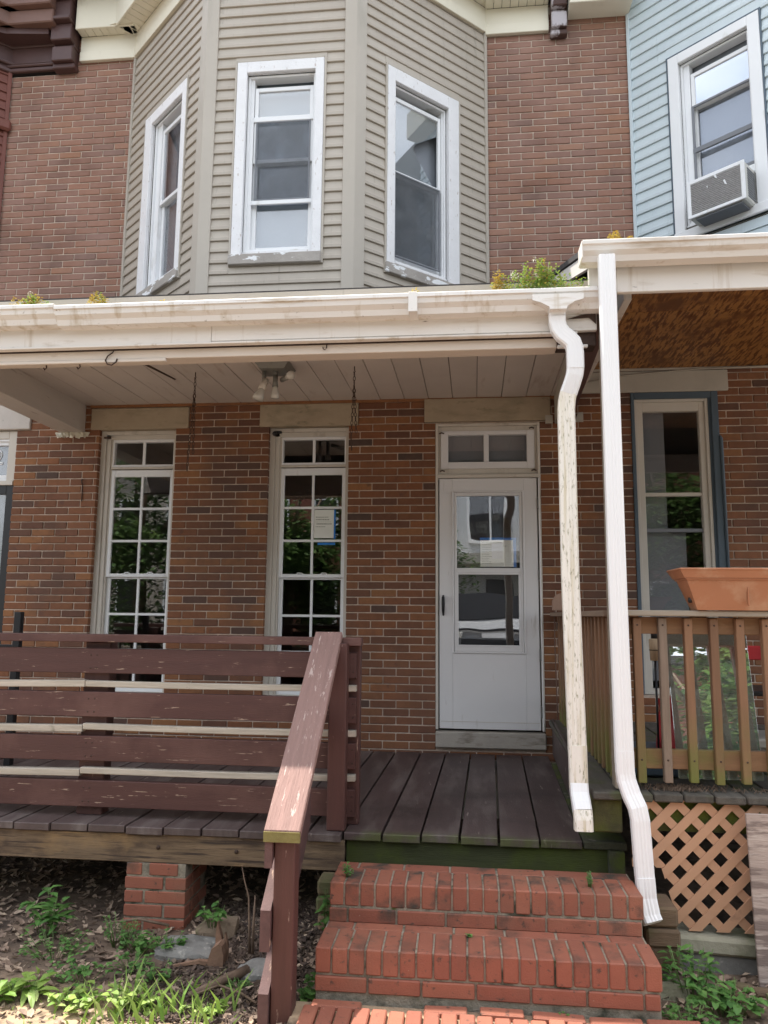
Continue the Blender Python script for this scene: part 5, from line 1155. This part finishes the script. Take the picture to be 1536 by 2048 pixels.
# grass, leaf litter, mulch
b=MB(); rg=random.Random(5)
for i in range(270):
    cx=rg.gauss(-1.22,.16) if i<150 else rg.uniform(-2.0,-.85); cyy=rg.gauss(-3.15,.07) if i<150 else rg.uniform(-3.5,-2.9)
    z0=gz(cx,cyy); h=rg.choice((.04,.07,.10,.15))*rg.uniform(.7,1.1)*(1 if i<150 else .45); a=rg.uniform(0,6.28); dx,dy=math.cos(a)*h*.7,math.sin(a)*h*.4; w=rg.choice((.003,.005,.009)); k=len(b.v)
    s=Vector((-dy,dx,0)).normalized()*w if rg.random()<.4 else Vector((w,0,0))
    p0=Vector((cx,cyy,z0-.01)); p1=p0+Vector((dx*.35,dy*.35,h*.6)); p2=p0+Vector((dx,dy,h))
    b.v+=[tuple(p0-s),tuple(p0+s),tuple(p1+s*.9),tuple(p1-s*.9),tuple(p2)]; b.f+=[[k,k+1,k+2,k+3],[k+3,k+2,k+4]]
b.build('grass','grass',None,kind='stuff',label='bright sunlit grass blades at the bottom left',cat='grass')
def scatter(name,mt,n,reg,smin,smax,label,cat,flat=.25,thick=0,seed=1,den=None):
    rg=random.Random(seed); b=MB()
    i=0
    while i<n:
        x=rg.uniform(reg[0],reg[1]); y=rg.uniform(reg[2],reg[3])
        if (-.66<x<.80 and y<-2.5) or (x>.75 and y>-2.45): 
            i+=1; continue
        i+=1
        if den and rg.random()>den(x,y): continue
        s=rg.uniform(smin,smax); z0=gz(x,y)+rg.uniform(0,.012); R_=Matrix.Rotation(rg.uniform(0,6.28),3,'Z')@Matrix.Rotation(rg.gauss(0,flat),3,'X')@Matrix.Rotation(rg.gauss(0,flat),3,'Y')
        c=Vector((x,y,z0+s*.15))
        if thick:
            e=rg.uniform(.25,.6); b.poly([c+R_@Vector(p) for p in [(-s,-s*e,-s*.15),(s,-s*e*.8,-s*.15),(s*.8,s*e,-s*.15),(-s*.9,s*e*.7,-s*.15),(-s,-s*e,s*.15),(s,-s*e*.8,s*.15),(s*.8,s*e,s*.15),(-s*.9,s*e*.7,s*.15)]],[(0,1,2,3),(4,5,6,7),(0,1,5,4),(1,2,6,5),(2,3,7,6),(3,0,4,7)])
        else:
            k=len(b.v); pts=[(0,0,-.05*s)]; m_=6
            for j in range(m_): a=6.283*j/m_; q=s*rg.uniform(.55,1.15)*(1.25 if j%3==0 else .8); pts.append((q*math.cos(a),q*math.sin(a)*.7,rg.uniform(-.1,.35)*s))
            b.v+=[tuple(c+R_@Vector(p)) for p in pts]; b.f+=[[k,k+1+j,k+1+(j+1)%m_] for j in range(m_)]
    return b.build(name,mt,None,kind='stuff',label=label,cat=cat)
scatter('leaf_litter','leaf',7500,(-3.2,2.2,-3.7,-1.2),.010,.030,'dry brown leaves strewn over the bare soil','leaf litter',.35)
scatter('mulch','chip',9000,(-1.35,-.62,-3.2,-1.9),.005,.020,'dark wood mulch and soil crumbs left of the steps','mulch',.5,1,2,den=lambda x,y:math.exp(-((x+1.0)/.3)**2))
scatter('gravel','chip',3500,(-3.2,2.0,-3.6,-1.5),.004,.011,'small dark crumbs and gravel on the soil','gravel',.6,1,3)
# leaves and debris on the right deck edge
b=MB(); rg=random.Random(8)
for i in range(260):
    x=rg.gauss(1.03,.07) if i<160 else rg.uniform(.85,1.45); y=-2.40+rg.uniform(-.05,.06); s=rg.uniform(.006,.018); a=rg.uniform(0,3.14)
    b.tube([(x-s*math.cos(a),y-s*math.sin(a),-.804),(x,y,-.798+rg.uniform(0,.012)),(x+s*math.cos(a),y+s*math.sin(a),-.803)],.0016,3)
b.sm=False; b.build('debris','twig',None,kind='stuff',label='dry needles and debris on the right hand deck edge',cat='debris')
# broken stones right
rg=random.Random(12)
for i in range(7):
    x,y=1.12+rg.uniform(-.02,.30),-2.70+rg.uniform(-.15,.12)
    rocky('garden_rock','rockbrown' if i%2 else 'block',(x,y,gz(x,y)+.015),(.03+.02*rg.random(),.03,.022),('largest pinkish stone chip at the foot of the plywood sheet','brown chip left of the plywood foot','small pink chip nearest the corner weeds','flat brown chip behind the weeds','tiny pink chip at the right edge','tiny brown chip against the slab','pale pink chip in front of the others')[i],'rock',20+i,2)['group']='stone chips below the plywood sheet'
# ================================================================= ACROSS THE STREET (seen in the glass)
def tree(x,y,s,label,seed,zc=2.3):
    t=thing('street_tree',label,'tree',(x,y,-1.5),'street trees across the road mirrored in the windows'); rg=random.Random(seed)
    b=MB(); b.tube([(x,y,-1.5),(x+.1,y,.5),(x,y,2.2*s)],[.22,.17,.12],8)
    for i in range(6):
        a=i*1.05; b.tube([(x,y,1.2*s),(x+math.cos(a)*.8*s,y+math.sin(a)*.8*s,2.2*s),(x+math.cos(a)*1.5*s,y+math.sin(a)*1.5*s,3.4*s)],[.09,.06,.02],5)
    b.build('trunk','twig',t)
    b=MB(); cl=[(rg.gauss(0,1.0)*s,rg.gauss(0,1.0)*s,(zc+rg.gauss(0,1.1))*s,rg.uniform(.5,.95)*s) for _ in range(34)]
    for i in range(19000):
        c=rg.choice(cl); v=Vector((rg.gauss(0,1),rg.gauss(0,1),rg.gauss(0,1))).normalized()*c[3]*rg.uniform(.6,1.05)
        a=rg.uniform(0,6.28); p=Vector((x+c[0],y+c[1],c[2]))+v; d=Vector((math.cos(a),math.sin(a),rg.uniform(-.6,.3)))
        k=len(b.v); s_=d.cross(Vector((0,0,1))).normalized()*.055; b.v+=[tuple(p),tuple(p+d*.09+s_),tuple(p+d*.2),tuple(p+d*.09-s_)]; b.f+=[[k,k+1,k+2,k+3]]
    b.build('crown','tree',t)
tree(-4.6,-12.8,1.0,'leafy street tree across the road, mirrored in the grid windows',1,1.1)
tree(-8.6,-12.8,1.15,'taller leafy street tree across the road, far left',2,1.2)
tree(5.2,-13,1.15,'leafy street tree across the road, mirrored in the right hand window',3,1.4)
OH=thing('white_house','white sided house across the road, mirrored in the storm door','house',(1,-21,-1.5))
one('wall','opphouse',OH,-1.6,3.9,-29,-21,-1.5,6.5); one('roof','shingle',OH,-1.8,4.1,-29,-20.7,6.5,6.7)
for xx in (.2,): 
    w=MB(); frame_(w,xx,xx+1.5,2.7,4.5,.1,-21,-20.9); w=w.build('window','vinyl',OH); one('pane',GL,w,xx+.1,xx+1.4,-20.99,-20.97,2.8,4.4); one('room_dark','black',w,xx+.1,xx+1.4,-20.999,-20.995,2.8,4.4); one('mullion','vinyl',w,xx+.72,xx+.80,-20.96,-20.90,2.8,4.4)
one('porch_roof','stonegrey',OH,-1.6,3.9,-21,-19.2,1.75,2.15)
for xx in (-1.0,1.9,3.2): one('porch_post','black',OH,xx,xx+.12,-19.4,-19.28,-1.4,1.75)
one('door','black',OH,.9,1.8,-21,-20.95,-1.0,1.3)
def far_house(x0,x1,mt,label,h=6.2):
    t=thing('far_house',label,'house',((x0+x1)/2,-21.5,-1.5),'row houses across the road mirrored in the glass')
    one('wall',mt,t,x0,x1,-29,-21.5,-1.5,h); one('roof','shingle',t,x0-.1,x1+.1,-29,-21.2,h,h+.25)
    x=x0+.8
    while x<x1-1.2:
        for z0_ in (-.4,2.7):
            w=MB(); frame_(w,x,x+.95,z0_,z0_+1.7,.08,-21.5,-21.42); w=w.build('window','vinyl',t); one('pane','black',w,x+.08,x+.87,-21.49,-21.46,z0_+.08,z0_+1.62)
        x+=1.9
M['farbrick']=mat('far_red_brick',(.20,.075,.05),.85,.2,6,.1,60)
far_house(-8.3,-1.7,'farbrick','red brick row house left of the white house across the road')
far_house(-16,-8.5,'siding','tan row house farthest left across the road')
far_house(4.0,10.5,'farbrick','red brick row house right of the white house across the road')
far_house(10.8,19,'siding','tan row house farthest right across the road')
tree(-1.9,-15.5,.9,'smaller leafy street tree left of the parked car across the road',4)
tree(10.5,-14.5,1.2,'leafy street tree across the road, farthest right',5)
# parked car facing the house
CA=thing('parked_car','silver parked car facing the houses, mirrored in the storm door','car',(.7,-12,-1.6))
b=MB(); b.extr([(-10.3,-1.2),(-10.26,-.72),(-10.32,-.24),(-11.4,-.12),(-12.1,.50),(-14.0,.54),(-14.1,-.2),(-15.5,-.25),(-15.5,-1.2)],-.3,1.65,'x'); b.build('body','carpaint',CA)
b=MB(); b.extr([(-11.44,-.03),(-12.06,.52),(-12.12,.50),(-11.50,-.06)],-.15,1.5,'x'); b.build('windscreen','fardark',CA)
one('grille','fardark',CA,.0,1.35,-10.255,-10.20,-.72,-.50); one('grille_slot','fardark',CA,-.1,1.45,-10.29,-10.22,-.30,-.25); one('number_plate','vinyl',CA,.42,.93,-10.22,-10.20,-.46,-.34); one('bumper','carpaint',CA,-.3,1.65,-10.3,-10.12,-1.1,-.80,c=.03)
for xx in (-.22,1.32): one('headlight','bulb',CA,xx,xx+.25,-10.28,-10.21,-.48,-.34,c=.02)
for xx in (-.28,1.5):
    for yy in (-11.0,-13.8):
        b=MB(); b.tube([(xx-.02,yy,-1.3),(xx+.18,yy,-1.3)],.32,16); b.build('wheel','black',CA)
